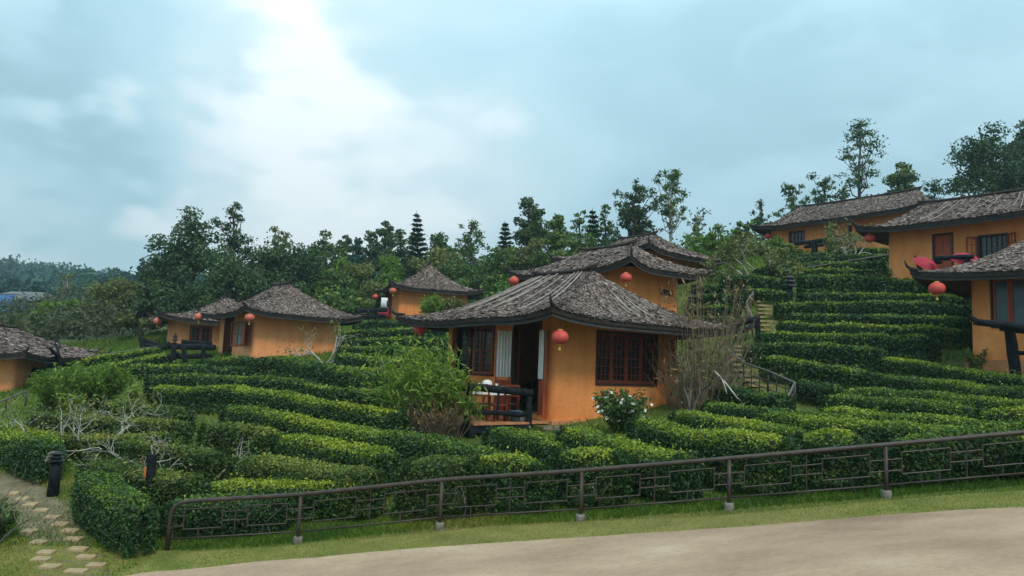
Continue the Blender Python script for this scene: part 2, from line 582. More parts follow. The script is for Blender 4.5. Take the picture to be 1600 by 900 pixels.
def ground_mat():
    m, nt, b = new_mat('hillside_ground')
    n, l = nt.nodes, nt.links
    t = n.new('ShaderNodeTexCoord')

    def noise(s, d=6, r=.6):
        k = n.new('ShaderNodeTexNoise')
        k.inputs['Scale'].default_value = s
        k.inputs['Detail'].default_value = d
        k.inputs['Roughness'].default_value = r
        l.new(t.outputs['Object'], k.inputs['Vector'])
        return k
    a = noise(.55)
    r1 = n.new('ShaderNodeValToRGB')
    r1.color_ramp.elements[0].position, r1.color_ramp.elements[0].color = .32, (.050, .090, .012, 1)
    r1.color_ramp.elements[1].position, r1.color_ramp.elements[1].color = .62, (.135, .150, .030, 1)
    e = r1.color_ramp.elements.new(.72)
    e.color = (.165, .120, .060, 1)
    l.new(a.outputs['Fac'], r1.inputs['Fac'])
    c = noise(9, 8, .7)
    r2 = n.new('ShaderNodeValToRGB')
    r2.color_ramp.elements[0].position, r2.color_ramp.elements[0].color = .3, (.45, .45, .45, 1)
    r2.color_ramp.elements[1].position, r2.color_ramp.elements[1].color = .7, (1.2, 1.2, 1.2, 1)
    l.new(c.outputs['Fac'], r2.inputs['Fac'])
    mx = n.new('ShaderNodeMix')
    mx.data_type = 'RGBA'
    mx.blend_type = 'MULTIPLY'
    mx.inputs['Factor'].default_value = 1
    l.new(r1.outputs[0], mx.inputs['A'])
    l.new(r2.outputs[0], mx.inputs['B'])
    l.new(mx.outputs['Result'], b.inputs['Base Color'])
    b.inputs['Roughness'].default_value = .95
    bp = n.new('ShaderNodeBump')
    bp.inputs['Strength'].default_value = .6
    bp.inputs['Distance'].default_value = .05
    l.new(c.outputs['Fac'], bp.inputs['Height'])
    l.new(bp.outputs[0], b.inputs['Normal'])
    return m


def graded(lo, hi, n, k=3.2):
    u = np.linspace(-1, 1, n)
    s = np.sinh(u * k) / np.sinh(k)
    return np.where(s < 0, -s * lo, s * hi)


gx = graded(-420, 330, 241)
gy = np.concatenate([np.linspace(-30, 4, 30), np.linspace(4.25, 50, 170), np.geomspace(50.5, 520, 90)])
ground = grid_mesh('ground', gx, gy, 0.0, ground_mat())
tag(ground, 'grassy hillside rising to the right under the tea rows', None, kind='structure')

# road ---------------------------------------------------------------
edge_px = [(150, 912), (230, 898), (400, 881), (600, 866), (800, 850), (1000, 837), (1200, 824), (1400, 808), (1600, 797), (1750, 788)]
edge = np.array([hit(*p) for p in edge_px])
ex_ = np.concatenate([[edge[0, 0] - 12], edge[:, 0], [edge[-1, 0] + 14]])
ey_ = np.concatenate([[edge[0, 1] - 1.5], edge[:, 1], [edge[-1, 1] - 1.0]])


def road_edge(x):
    return np.interp(x, ex_, ey_) + .05 * vnoise(np.asarray(x) * 2.2, 0 * np.asarray(x), 4) + .025 * vnoise(np.asarray(x) * 9, 0 * np.asarray(x), 5)


rx = np.linspace(-22, 24, 300)
rv, rf = [], []
T = np.linspace(0, 1, 26) ** 1.4
for i, x in enumerate(rx):
    ye = float(road_edge(x))
    for t in T:
        y = ye + (-9 - ye) * t
        rv.append((x, y, 0))
rv = np.array(rv)
rv[:, 2] = gz(rv[:, 0], rv[:, 1]) + .030
k = len(T)
for i in range(len(rx) - 1):
    for j in range(k - 1):
        rf.append((i * k + j, i * k + j + 1, (i + 1) * k + j + 1, (i + 1) * k + j))
M['road'] = surf('worn_concrete_road', (.235, .145, .088), (.42, .285, .185), .55, 12, rough=.9, bump=.35, bscale=40, c3=(.50, .38, .27), lo=.30, hi=.60, bdist=.008, stretch=(.8, 1.15, 1), grain=.14)
me = bpy.data.meshes.new('road')
me.from_pydata(rv.tolist(), [], rf)
me.materials.append(M['road'])
road = tag(link('road', me), 'tan worn concrete road along the bottom of the slope', None, kind='structure')
me.polygons.foreach_set('use_smooth', [True] * len(me.polygons))
# dry turf strip between road and railing
vx = np.linspace(-10.5, 16, 200)
vv_, vf = [], []
for i, x in enumerate(vx):
    ye = float(road_edge(x))
    yo = 11.25 - .14 * (x + 4) - .03 * abs(x) + .12 * float(vnoise(np.array([x * 1.5]), np.array([0.]), 6)[0])
    for t in np.linspace(0, 1, 6):
        vv_.append((x, ye + (yo - ye) * t, 0))
vv_ = np.array(vv_)
vv_[:, 2] = gz(vv_[:, 0], vv_[:, 1]) + .012
mb = MB()
mb.add(vv_, [(i * 6 + j, (i + 1) * 6 + j, (i + 1) * 6 + j + 1, i * 6 + j + 1) for i in range(199) for j in range(5)])
M['verge'] = surf('dry_turf', (.100, .120, .020), (.215, .195, .050), 1.6, 9, rough=.95, bump=.5, bscale=60, c3=(.22, .155, .075), lo=.30, hi=.62, bdist=.01)
tag(mb.build('verge', M['verge'], None, True), 'dry turf verge between the road and the railing', None, kind='structure')

# ------------------------------------------------------------------ houses


def roof_point(h, side, u, t, lift=0.0):
    """local roof surface point; side in -x,+x,-y,+y; u along the eave -1..1; t 0 ridge .. 1 eave"""
    ex, ey, rl = h['ex'], h['ey'], h['rl']
    u, t = np.asarray(u, float), np.asarray(t, float)
    if side in ('-x', '+x'):
        s = -1 if side == '-x' else 1
        x = s * ex * t
        y = u * (rl * (1 - t) + ey * t)
    else:
        s = -1 if side == '-y' else 1
        y = s * (rl * (1 - t) + ey * t)
        x = u * ex * t
    z = h['rise'] * np.power(np.clip(1 - t, 0, 1), h['p']) + h['lift'] * np.power(np.abs(u), 4.0) * np.power(np.clip(t, 0, 1.2), 3.0) + lift
    sw = h['sway'] * np.sin(y * 1.7 + h['seed']) * np.sin(x * 1.3 + 2 * h['seed'])
    return np.stack([x + h['cx'], y + h['cy'], z + sw + h['eave']], -1)


SIDES = ('-x', '+x', '-y', '+y')


def wall_mesh(h, holes):
    """plaster shell with rounded corners; holes: list of (side, s0, s1, z0, z1)"""
    wx, wy, r, z0, z1 = h['wx'], h['wy'], .22, h['bottom'], h['eave'] + .12
    mb = MB()
    runs = [('R', wx), ('E', wy), ('N', wx), ('L', wy)]

    def pt(side, s, inn):
        if side == 'R':
            return (s, inn)
        if side == 'E':
            return (wx - inn, s)
        if side == 'N':
            return (wx - s, wy - inn)
        return (inn, wy - s)
    for side, L in runs:
        hs = [q for q in holes if q[0] == side]
        ss = sorted(set([r, L - r] + [v for q in hs for v in (q[1], q[2])] + list(np.linspace(r, L - r, 7))))
        zs = sorted(set([z0, z1] + [v for q in hs for v in (q[3], q[4])] + list(np.linspace(z0, z1, 6))))
        for i in range(len(ss) - 1):
            for j in range(len(zs) - 1):
                sc_, zc = (ss[i] + ss[i + 1]) / 2, (zs[j] + zs[j + 1]) / 2
                if any(q[1] < sc_ < q[2] and q[3] < zc < q[4] for q in hs):
                    continue
                for inn, flip in ((0, False), (.24, True)):
                    q = [(*pt(side, ss[i], inn), zs[j]), (*pt(side, ss[i + 1], inn), zs[j]), (*pt(side, ss[i + 1], inn), zs[j + 1]), (*pt(side, ss[i], inn), zs[j + 1])]
                    mb.add(q, [(3, 2, 1, 0) if flip else (0, 1, 2, 3)])
        for q in hs:
            for (sa, za, sb, zb) in ((q[1], q[3], q[2], q[3]), (q[2], q[3], q[2], q[4]), (q[2], q[4], q[1], q[4]), (q[1], q[4], q[1], q[3])):
                mb.add([(*pt(side, sa, 0), za), (*pt(side, sb, 0), zb), (*pt(side, sb, .24), zb), (*pt(side, sa, .24), za)], [(0, 3, 2, 1)])
    for (cx, cy, a0) in ((r, r, 180), (wx - r, r, 270), (wx - r, wy - r, 0), (r, wy - r, 90)):
        for k in range(6):
            a, b = R(a0 + 15 * k), R(a0 + 15 * (k + 1))
            mb.add([(cx + r * math.cos(a), cy + r * math.sin(a), z0), (cx + r * math.cos(b), cy + r * math.sin(b), z0),
                    (cx + r * math.cos(b), cy + r * math.sin(b), z1), (cx + r * math.cos(a), cy + r * math.sin(a), z1)], [(0, 1, 2, 3)])
    return mb


def make_house(name, label, W0, theta, wx, wy, floor, eave, rise=1.7, o=.9, rl=1.2, lift=.28, p=1.45, step=.105, bottom=1.0, openings=(), plaster='plaster', seed=1, sway=.02, strips=0):
    """W0: world XY of the wall corner nearest the road; theta: turn of the right-hand wall"""
    th = R(theta)
    root = empty(name, (W0[0], W0[1], floor), th)
    tag(root, label, 'house', 'orange huts on the hillside')
    h = dict(root=root, W0=np.array([W0[0], W0[1], floor]), th=th, wx=wx, wy=wy, eave=eave - floor, bottom=-bottom, cx=wx / 2, cy=wy / 2,
             ex=wx / 2 + o, ey=wy / 2 + o, rl=rl, rise=rise, lift=lift, p=p, seed=seed, sway=sway)
    rng = np.random.default_rng(seed)
    # openings given as photograph rectangles on a wall -> wall coordinates
    holes = []
    for op in openings:
        s0, za = wall_uv(h, op['side'], op['x0'], op['y0'])
        s1, zb = wall_uv(h, op['side'], op['x1'], op['y1'])
        s0, s1 = sorted((s0, s1))
        za, zb = sorted((za, zb))
        L = wx if op['side'] in 'RN' else wy
        s0, s1 = max(s0, .26), min(s1, L - .26)
        za, zb = max(za, 0.02 if op['type'] == 'door' else .3), min(zb, h['eave'] + .05)
        if op['type'] == 'door':
            za = .02
        op['s0'], op['s1'], op['z0'], op['z1'] = s0, s1, za, zb
        holes.append((op['side'], s0, s1, za, zb))
    wall_mesh(h, holes).build('wall', M[plaster], root)
    mb = MB()
    mb.box((.26, .26, -.25), (wx - .26, wy - .26, .015))
    mb.build('floor', M['tile'], root)
    mb = MB()
    mb.box((-.13, -.13, -bottom - .02), (wx + .13, wy + .13, -.08))
    mb.build('plinth', M['plinth'], root)
    # roof deck: shell of four curved slopes
    mb = MB()
    nu, nt_ = 15, 9
    us, ts = np.linspace(-1, 1, nu), np.linspace(0, 1, nt_)
    for s in SIDES:
        U, Tt = np.meshgrid(us, ts)
        top = roof_point(h, s, U, Tt, 0.0).reshape(-1, 3)
        bot = roof_point(h, s, U, Tt, -.13).reshape(-1, 3)
        flip = s in ('-y', '+x')
        f1 = []
        for j in range(nt_ - 1):
            for i in range(nu - 1):
                f1.append((j * nu + i, j * nu + i + 1, (j + 1) * nu + i + 1, (j + 1) * nu + i))
        mb.add(top, f1, 0)
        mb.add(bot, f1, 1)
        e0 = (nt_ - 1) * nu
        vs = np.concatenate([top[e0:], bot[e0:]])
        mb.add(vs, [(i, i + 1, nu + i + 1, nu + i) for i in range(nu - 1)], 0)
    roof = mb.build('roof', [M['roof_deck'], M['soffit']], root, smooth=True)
    # thatch of dry leaves laid in courses
    quads, tints = [], []
    for s in SIDES:
        wlen = 2 * (h['ey'] if s in ('-x', '+x') else h['ex'])
        slope = math.hypot(h['ex'] if s in ('-x', '+x') else h['ey'] - rl, rise) * 1.06
        nrow = max(6, int(slope / step))
        for j in range(nrow + 1):
            t = j / nrow
            wt = wlen * t + (2 * rl * (1 - t) if s in ('-x', '+x') else 0) + .05
            n = max(2, int(wt / (step * .80)))
            u = (np.arange(n) + .5) / n * 2 - 1 + rng.uniform(-1, 1, n) * .9 / n
            u = np.clip(u, -1, 1)
            tt = np.clip(t + rng.uniform(-.5, .5, n) / nrow, 0, 1.0)
            p0 = roof_point(h, s, u, tt)
            p1 = roof_point(h, s, u, tt + .04)
            pu = roof_point(h, s, np.clip(u + .02, -1.02, 1.02), tt)
            dn = unit(p1 - p0)
            ac = unit(pu - p0 + 1e-6)
            nn = unit(np.cross(dn, ac))
            nn = np.where(nn[:, 2:3] < 0, -nn, nn)
            yaw = rng.normal(0, .55, (n, 1))
            d2 = unit(dn * np.cos(yaw) + ac * np.sin(yaw))
            a2 = unit(np.cross(nn, d2))
            Lf = step * rng.uniform(1.2, 2.1, (n, 1))
            Wf = step * rng.uniform(.55, 1.0, (n, 1))
            liftb = step * rng.uniform(.05, .32, (n, 1))
            base = p0 - d2 * Lf * .55 + nn * (step * .10)
            tip = p0 + d2 * Lf * .45 + nn * liftb - np.array([0, 0, 1.0]) * (Lf * .16 * (tt[:, None] > .96))
            roll = rng.normal(0, .28, (n, 1))
            a3 = a2 * np.cos(roll) + nn * np.sin(roll)
            quads.append(np.stack([base - a3 * Wf * .35, base + a3 * Wf * .35, tip + a3 * Wf * .5, tip - a3 * Wf * .5], 1))
            patch = .10 * vnoise(p0[:, 0] * 1.1, p0[:, 1] * 1.1, seed)
            tints.append(np.clip(rng.beta(1.5, 1.9, n) * .92 + patch, 0, 1))
    th_ = faces_np('thatch', np.concatenate(quads), M['thatch'], roof, np.concatenate(tints))
    tag(th_, kind='stuff')
    # fascia boards under the eave, one per side
    for s in SIDES:
        uu = np.linspace(-1, 1, 17)
        a = roof_point(h, s, uu, np.full(17, .985), -.10)
        b = roof_point(h, s, uu, np.full(17, .985), -.225)
        c = roof_point(h, s, uu, np.full(17, .970), -.10)
        d = roof_point(h, s, uu, np.full(17, .970), -.225)
        if s in ('-x', '+x'):
            for q in (a, b, c, d):
                q[:, 1] = h['cy'] + (q[:, 1] - h['cy']) * .998
        mb = MB()
        mb.add(np.concatenate([a, b, c, d]), [(i, i + 1, 17 + i + 1, 17 + i) for i in range(16)] + [(34 + i, 51 + i, 51 + i + 1, 34 + i + 1) for i in range(16)]
               + [(17 + i, 17 + i + 1, 51 + i + 1, 51 + i) for i in range(16)] + [(i, 34 + i, 34 + i + 1, i + 1) for i in range(16)]
               + [(0, 17, 51, 34), (16, 50, 67, 33)])
        mb.build('fascia_board', M['fascia'], roof)
    # flat ceiling board under the overhang closing to the wall head
    # hip poles with upturned horns, ridge pole
    for sx in (-1, 1):
        for sy in (-1, 1):
            tt = np.linspace(.93, 1.0, 5)
            pts = roof_point(h, '-x' if sx < 0 else '+x', np.full(5, sy), tt, .05)
            out = pts[-1] - pts[-2]
            out = out / np.linalg.norm(out)
            pts = list(pts) + [pts[-1] + out * .10 + np.array([0, 0, .05]), pts[-1] + out * .17 + np.array([0, 0, .20])]
            mb = MB()
            mb.tube(pts, [.02, .035, .045, .05, .05, .042, .02], 7)
            mb.build('corner_horn', M['horn'], roof, True)
    mb = MB()
    ry = np.linspace(-rl - .12, rl + .12, 7)
    zr = h['eave'] + rise + .06
    mb.tube([(h['cx'], h['cy'] + y, zr + .10 * abs(y / (rl + .12)) ** 4) for y in ry], .06, 7)
    mb.build('ridge_pole', M['horn'], roof, True)
    for sy in (-1, 1):
        mb = MB()
        c0 = np.array([h['cx'], h['cy'] + sy * (rl + .05), zr])
        mb.tube([c0 + (-.10, 0, -.05), c0 + (.02, sy * .06, .10), c0 + (.10, sy * .12, .26)], [.05, .04, .02], 6)
        mb.build('ridge_horn', M['horn'], roof, True)
    # pale strips holding the thatch down
    for k in range(strips):
        s = '-x' if k % 3 else '-y'
        u = rng.uniform(-.92, .92) if s == '-x' else rng.uniform(-.8, .8)
        ta, tb = (rng.uniform(.02, .12), rng.uniform(.45, .8)) if s == '-x' else (rng.uniform(.30, .5), rng.uniform(.65, .92))
        tt = np.linspace(ta, tb, 8)
        pts = roof_point(h, s, u + np.linspace(0, rng.uniform(-.04, .04), 8), tt, .085)
        mb = MB()
        mb.tube(pts, .013, 5)
        mb.build('bamboo_strip', M['bamboo'], roof, True)
    for op in openings:
        build_opening(h, op, rng)
    return h


def wall_uv(h, side, px, py):
    """where a photograph pixel falls on a wall: distance along it and height over the floor"""
    d = ray(px, py)
    c, s = math.cos(-h['th']), math.sin(-h['th'])
    o = np.array([0, 0, EZ]) - h['W0']
    o = np.array([c * o[0] - s * o[1], s * o[0] + c * o[1], o[2]])
    d = np.array([c * d[0] - s * d[1], s * d[0] + c * d[1], d[2]])
    if side == 'R':
        k = -o[1] / d[1]
        q = o + d * k
        return q[0], q[2]
    k = -o[0] / d[0]
    q = o + d * k
    return h['wy'] - q[1], q[2]


def wframe(h, side):
    """origin, along, outward of a wall in house coordinates"""
    if side == 'R':
        return np.array([0, 0, 0.]), np.array([1, 0, 0.]), np.array([0, -1, 0.])
    return np.array([0, h['wy'], 0.]), np.array([0, -1, 0.]), np.array([-1, 0, 0.])


UP = np.array([0, 0, 1.0])


def leaf_panel(mb, o, al, out, s0, s1, z0, z1, depth, st=.05, lattice=None, mbl=None):
    """frame of one casement (stiles and rails) and its lattice bars"""
    def bar(m, a0, a1, b0, b1, th=.02):
        m.obox(o + al * (a0 + a1) / 2 + UP * (b0 + b1) / 2 - out * depth, al * (a1 - a0) / 2, out * th, UP * (b1 - b0) / 2)
    bar(mb, s0, s0 + st, z0, z1)
    bar(mb, s1 - st, s1, z0, z1)
    bar(mb, s0 + st, s1 - st, z0, z0 + st * 1.3)
    bar(mb, s0 + st, s1 - st, z1 - st, z1)
    if lattice and mbl is not None:
        nx, nz = lattice
        for i in range(1, nx):
            x = s0 + st + (s1 - s0 - 2 * st) * i / nx
            bar(mbl, x - .010, x + .010, z0 + st * 1.3, z1 - st, .011)
        for j in range(1, nz):
            z = z0 + (z1 - z0) * j / nz
            bar(mbl, s0 + st, s1 - st, z - .010, z + .010, .009)


def build_opening(h, op, rng):
    root = h['root']
    o, al, out = wframe(h, op['side'])
    s0, s1, z0, z1 = op['s0'], op['s1'], op['z0'], op['z1']
    fm = M[op.get('frame', 'darkframe')]
    mb = MB()
    t = op.get('ft', .07)

    def bar(m, a0, a1, b0, b1, d0, d1):
        m.obox(o + al * (a0 + a1) / 2 + UP * (b0 + b1) / 2 - out * (d0 + d1) / 2, al * (a1 - a0) / 2, out * (d1 - d0) / 2, UP * (b1 - b0) / 2)
    bar(mb, s0 + .003, s0 + t, z0 + .003, z1 - .003, -.012, .16)
    bar(mb, s1 - t, s1 - .003, z0 + .003, z1 - .003, -.012, .16)
    bar(mb, s0 + t, s1 - t, z1 - t, z1 - .003, -.010, .155)
    if op['type'] != 'door':
        bar(mb, s0 + t, s1 - t, z0 + .003, z0 + t, -.030, .155)
    part = mb.build('door' if op['type'] == 'door' else 'window', fm, root)
    a, b, c, d = s0 + t, s1 - t, z0 + (t if op['type'] != 'door' else .02), z1 - t
    if op['type'] == 'window':
        n = op.get('n', 2)
        for k in range(n):
            x0, x1 = a + (b - a) * k / n + .004, a + (b - a) * (k + 1) / n - .004
            m1, m2 = MB(), MB()
            leaf_panel(m1, o, al, out, x0, x1, c + .004, d - .004, .07, .06, op.get('lat', (3, 5)), m2)
            cs = m1.build('casement', M[op.get('wood', 'redwood')], part)
            m2.build('lattice', M[op.get('wood', 'redwood')], part)
            m3 = MB()
            bar(m3, x0 + .05, x1 - .05, c + .05, d - .05, .088, .094)
            m3.build('pane', M[op.get('pane', 'glass')], part)
    elif op['type'] == 'bars':
        m3 = MB()
        bar(m3, a, b, c, d, .12, .126)
        m3.build('pane', M[op.get('pane', 'glass')], part)
        n = op.get('n', 5)
        for k in range(1, n):
            x = a + (b - a) * k / n
            m1 = MB()
            bar(m1, x - .02, x + .02, c, d, .05, .08)
            m1.build('bar', M['pipe'] if op.get('steel') else M['redwood'], part)
        m1 = MB()
        bar(m1, a, b, (c + d) / 2 - .02, (c + d) / 2 + .02, .085, .105)
        m1.build('bar', M['pipe'] if op.get('steel') else M['redwood'], part)
    elif op['type'] == 'panel_door':
        m1 = MB()
        bar(m1, a, b, z0 + .01, d, .06, .10)
        for (u0, u1) in ((.12, .46), (.54, .88)):
            for (v0, v1) in ((.08, .45), (.55, .92)):
                bar(m1, a + (b - a) * u0, a + (b - a) * u1, z0 + (d - z0) * v0, z0 + (d - z0) * v1, .045, .06)
        m1.build('door_leaf', M['redpaint'], part)
    # open leaves hinged on the jambs: (hinge side, opening angle, style)
    for (hs, ang, style, frac) in op.get('leaves', ()):
        hp = o + al * (s0 if hs < 0 else s1) + out * .03
        aa = R(ang)
        dirv = (al * (1 if hs < 0 else -1)) * math.cos(aa) + out * math.sin(aa)
        nrm_ = np.cross(dirv, UP)
        wd = (s1 - s0) * frac
        m1, m2 = MB(), MB()
        if style == 'curtain':
            zt = z1 - .35 if op.get('transom') else z1
            m1.obox(hp + dirv * wd / 2 + UP * (z0 + .04 + .38 * (zt - z0)) / 1.0 * 0 + UP * (z0 + .03 + .19 * (zt - z0)), dirv * wd / 2, nrm_ * .022, UP * (.19 * (zt - z0)))
            m1.obox(hp + dirv * .03 + UP * (z0 + (zt - z0) * .70), dirv * .03, nrm_ * .021, UP * (zt - z0) * .30)
            m1.obox(hp + dirv * (wd - .03) + UP * (z0 + (zt - z0) * .70), dirv * .03, nrm_ * .021, UP * (zt - z0) * .30)
            m1.obox(hp + dirv * wd / 2 + UP * (zt - .03), dirv * (wd / 2 - .06), nrm_ * .020, UP * .03)
            m1.build('door_leaf', M['redpaint'], part)
            # gathered white curtain
            n = 44
            for sgn in (-1, 1):
                m3 = MB()
                xs = np.linspace(.02, wd - .02, n)
                z_lo, z_hi = z0 + (zt - z0) * .43, zt + .01
                vs = [hp + dirv * x + nrm_ * sgn * (.036 + .014 * math.sin(x * 75) + .006 * math.sin(x * 31)) + UP * z for z in (z_lo, z_hi) for x in xs]
                m3.add(vs, [(i, i + 1, n + i + 1, n + i) for i in range(n - 1)])
                m3.build('curtain', M['cloth'], part, True)
        else:
            zc0, zc1 = z0 + .05, z1 - .05
            ml = MB()
            leaf_panel(m1, hp, dirv, nrm_, 0, wd, zc0, zc1, 0, .055, style if isinstance(style, tuple) else None, ml)
            m1.build('shutter', M[op.get('wood', 'redwood')], part)
            if isinstance(style, tuple):
                ml.build('lattice', M[op.get('wood', 'redwood')], part)
            else:
                m4 = MB()
                m4.obox(hp + dirv * wd / 2 + UP * (zc0 + zc1) / 2, dirv * (wd / 2 - .05), nrm_ * .012, UP * ((zc1 - zc0) / 2 - .05))
                m4.build('shutter_board', M['redpaint'], part)
    return part


def lantern(px, py, Y, r, ztop, label, faded=False, squash=.86):
    """round cloth lantern with ribs, caps, cord and tassel"""
    c = at(px, py, Y)
    root = empty('lantern', c)
    tag(root, label, 'lantern', 'red lanterns under the eaves')
    mb = MB()
    prof = []
    n = 12
    hgt = r * squash
    for i in range(n + 1):
        a = -math.pi / 2 + math.pi * i / n
        prof.append((max(r * math.cos(a), r * .26), hgt * math.sin(a)))
    # faint vertical ribs
    vs, fs = [], []
    nk = 24
    for (pr, pz) in prof:
        for k in range(nk):
            a = 2 * math.pi * k / nk
            q = pr * (1 + (.022 if k % 2 else -.012))
            vs.append((q * math.cos(a), q * math.sin(a), pz))
    for i in range(len(prof) - 1):
        for k in range(nk):
            k2 = (k + 1) % nk
            fs.append((i * nk + k, i * nk + k2, (i + 1) * nk + k2, (i + 1) * nk + k))
    mb.add(vs, fs)
    mb.build('shade', M['lantern_faded' if faded else 'lantern'], root, True)
    for s in (-1, 1):
        mb = MB()
        mb.lathe((0, 0, s * hgt), [(r * .27, -.05 * r), (r * .30, 0), (r * .27, .08 * r)], 14)
        mb.build('cap', M['gold'], root)
    mb = MB()
    mb.tube([(0, 0, hgt), (0, 0, max(hgt + .06, ztop - c[2]))], .008, 5)
    mb.build('cord', M['black'], root)
    mb = MB()
    mb.lathe((0, 0, -hgt - r * .62), [(r * .17, 0), (r * .14, .25 * r), (r * .05, .50 * r), (r * .05, .62 * r)], 10)
    mb.build('tassel', M['gold'], root)
    return root


def hz(px):
    return 571 + .038 * (px - 800)


HM = make_house('house', 'large orange hut nearest the road with an open doorway and deck', (1.14, 18.75), 38, 4.92, 5.05, 1.75, 4.22,
                rise=1.60, o=1.14, rl=1.30, lift=.19, step=.070, bottom=.75, seed=3, strips=22, openings=[
    dict(type='window', side='R', x0=932, x1=1027, y0=515, y1=604, n=4, lat=(3, 6), ft=.06),
    dict(type='bars', side='L', x0=710, x1=771, y0=510, y1=588, n=3, wood='redwood', leaves=[(-1, 25, (3, 8), .30), (1, 30, (3, 8), .30)]),
    dict(type='door', side='L', x0=803, x1=843, y0=490, y1=640, transom=True, leaves=[(-1, 120, 'curtain', .36), (1, 152, 'curtain', .46)]),
])
HB = make_house('house', 'orange hut half hidden behind the roof of the nearest hut', (4.3, 27.0), 38.5, 2.9, 5.3, 4.2, 6.70, rise=1.22, o=.85, rl=1.5, lift=.36, p=1.25,
                step=.092, bottom=1.5, seed=5, openings=[dict(type='bars', side='R', x0=1030, x1=1052, y0=450, y1=464, n=6, frame='plaster', ft=.02)])
HK = make_house('house', 'dark thatched roof corner peeking out behind the second hut', (6.3, 34.5), 38.5, 4.2, 5.0, 6.6, 8.55, rise=1.3, o=.9, rl=1.2, step=.12, bottom=1.5, seed=6)
HC = make_house('house', 'small orange hut below the tall pointed conifer with clothes at its door', (-7.5, 49.0), 23, 4.9, 3.2, 5.4, 7.85, rise=1.95, o=.8, rl=.25, lift=.3, p=1.6,
                step=.12, bottom=1.2, seed=7, openings=[
    dict(type='panel_door', side='L', x0=601, x1=611, y0=462, y1=497, frame='redwood')])
HD = make_house('house', 'orange hut at left centre with a red casement and a log terrace', (-11.45, 33.2), 40, 4.15, 4.75, 2.45, 4.90, rise=1.62, o=.88, rl=.95, lift=.26,
                step=.092, bottom=1.0, seed=8, plaster='plaster_pale', openings=[
    dict(type='door', side='L', x0=352, x1=362, y0=490, y1=556, frame='redwood'),
    dict(type='bars', side='L', x0=362, x1=377, y0=503, y1=541, n=2, frame='redpaint', pane='pale_glass', leaves=[(1, 165, 'board', .95)])])
HE = make_house('house', 'orange hut behind left with a brown double window and a drooping eave', (-18.6, 41.2), 30, 5.6, 4.6, 2.5, 4.85, rise=1.5, o=.95, rl=1.4, lift=.30,
                step=.10, bottom=1.0, seed=9, plaster='plaster_pale', openings=[
    dict(type='window', side='R', x0=297, x1=330, y0=508, y1=540, n=2, lat=(2, 3), frame='redwood', wood='redpaint')])
HF = make_house('house', 'orange hut cut by the left edge, seen from above its eave', (-23.95, 27.6), 4, 5.4, 4.6, .95, 2.66, rise=.98, o=.85, rl=.9, lift=.16,
                step=.092, bottom=1.0, seed=10, plaster='plaster_pale')
HG = make_house('house', 'low grey thatched roof behind the hut at the left edge', (-28.8, 36.5), 10, 5.6, 4.2, 1.1, 2.80, rise=1.18, o=.8, rl=.7, lift=.2, step=.115, bottom=1.0, seed=11, plaster='plaster_pale')
HH = make_house('house', 'long orange hut with a long ridge, highest on the slope', (21.5, 39.2), 39, 4.6, 8.6, 9.6, 12.15, rise=1.65, o=.85, rl=3.7, lift=.22,
                step=.105, bottom=1.5, seed=12, openings=[
    dict(type='bars', side='L', x0=1232, x1=1258, y0=362, y1=381, n=4, steel=True, frame='redwood'),
    dict(type='door', side='L', x0=1292, x1=1304, y0=354, y1=392, frame='redwood'),
    dict(type='door', side='L', x0=1325, x1=1332, y0=350, y1=390, frame='redwood')])
HI = make_house('house', 'orange hut on the right with a closed red door above the tea rows', (18.95, 25.6), 38, 4.6, 5.75, 6.95, 9.10, rise=1.45, o=.9, rl=2.5, lift=.26,
                step=.092, bottom=1.5, seed=13, strips=18, openings=[
    dict(type='panel_door', side='L', x0=1456, x1=1491, y0=366, y1=425, frame='darkframe'),
    dict(type='bars', side='L', x0=1527, x1=1576, y0=368, y1=406, n=5, steel=True, frame='darkframe', leaves=[(-1, 150, (2, 3), .36), (1, 150, (2, 3), .36)])])
HJ = make_house('house', 'orange hut cut by the right edge beside a log rail', (16.9, 16.8), 40, 4.8, 5.75, 3.75, 6.0, rise=1.6, o=1.15, rl=1.8, lift=.24, step=.072, bottom=.9, seed=14,
                openings=[dict(type='window', side='L', x0=1546, x1=1640, y0=434, y1=512, n=3, lat=(1, 1), frame='darkframe', wood='redpaint', pane='teal_pane', ft=.05)])

# ------------------------------------------------------------------ lanterns
for (px, py, Y, r, zt, lab, fd) in [
    (875, 527, 17.55, .205, 4.12, 'red lantern at the front corner of the nearest hut', False),
    (656, 514, 22.4, .195, 4.20, 'red lantern at the left eave tip of the nearest hut', False),
    (978, 434, 26.0, .205, 6.55, 'red lantern on the bare orange wall of the second hut', False),
    (803, 439, 30.6, .215, 6.70, 'red lantern tucked between the two stacked centre roofs', False),
    (614, 454, 48.3, .25, 7.75, 'faded lantern at the wall corner of the hut by the conifer', True),
    (587, 464, 51.0, .22, 7.75, 'red lantern over the log fence left of the hut by the conifer', False),
    (390, 496, 32.3, .215, 4.85, 'faded lantern right of the open red shutter', True),
    (311, 495, 36.4, .215, 4.85, 'orange red lantern between the two huts at left', True),
    (246, 502, 40.6, .215, 4.80, 'faded lantern at the leftmost eave tip over the terrace', True),
    (1200, 369, 45.6, .215, 12.1, 'small red lantern at the left end of the highest hut', False),
    (1359, 372, 30.2, .215, 9.05, 'red lantern at the left eave of the hut with the closed door', False),
    (1464, 451, 20.8, .22, 5.95, 'red lantern hanging over the tea rows at right', False)]:
    lantern(px, py, Y, r, zt, lab, fd)

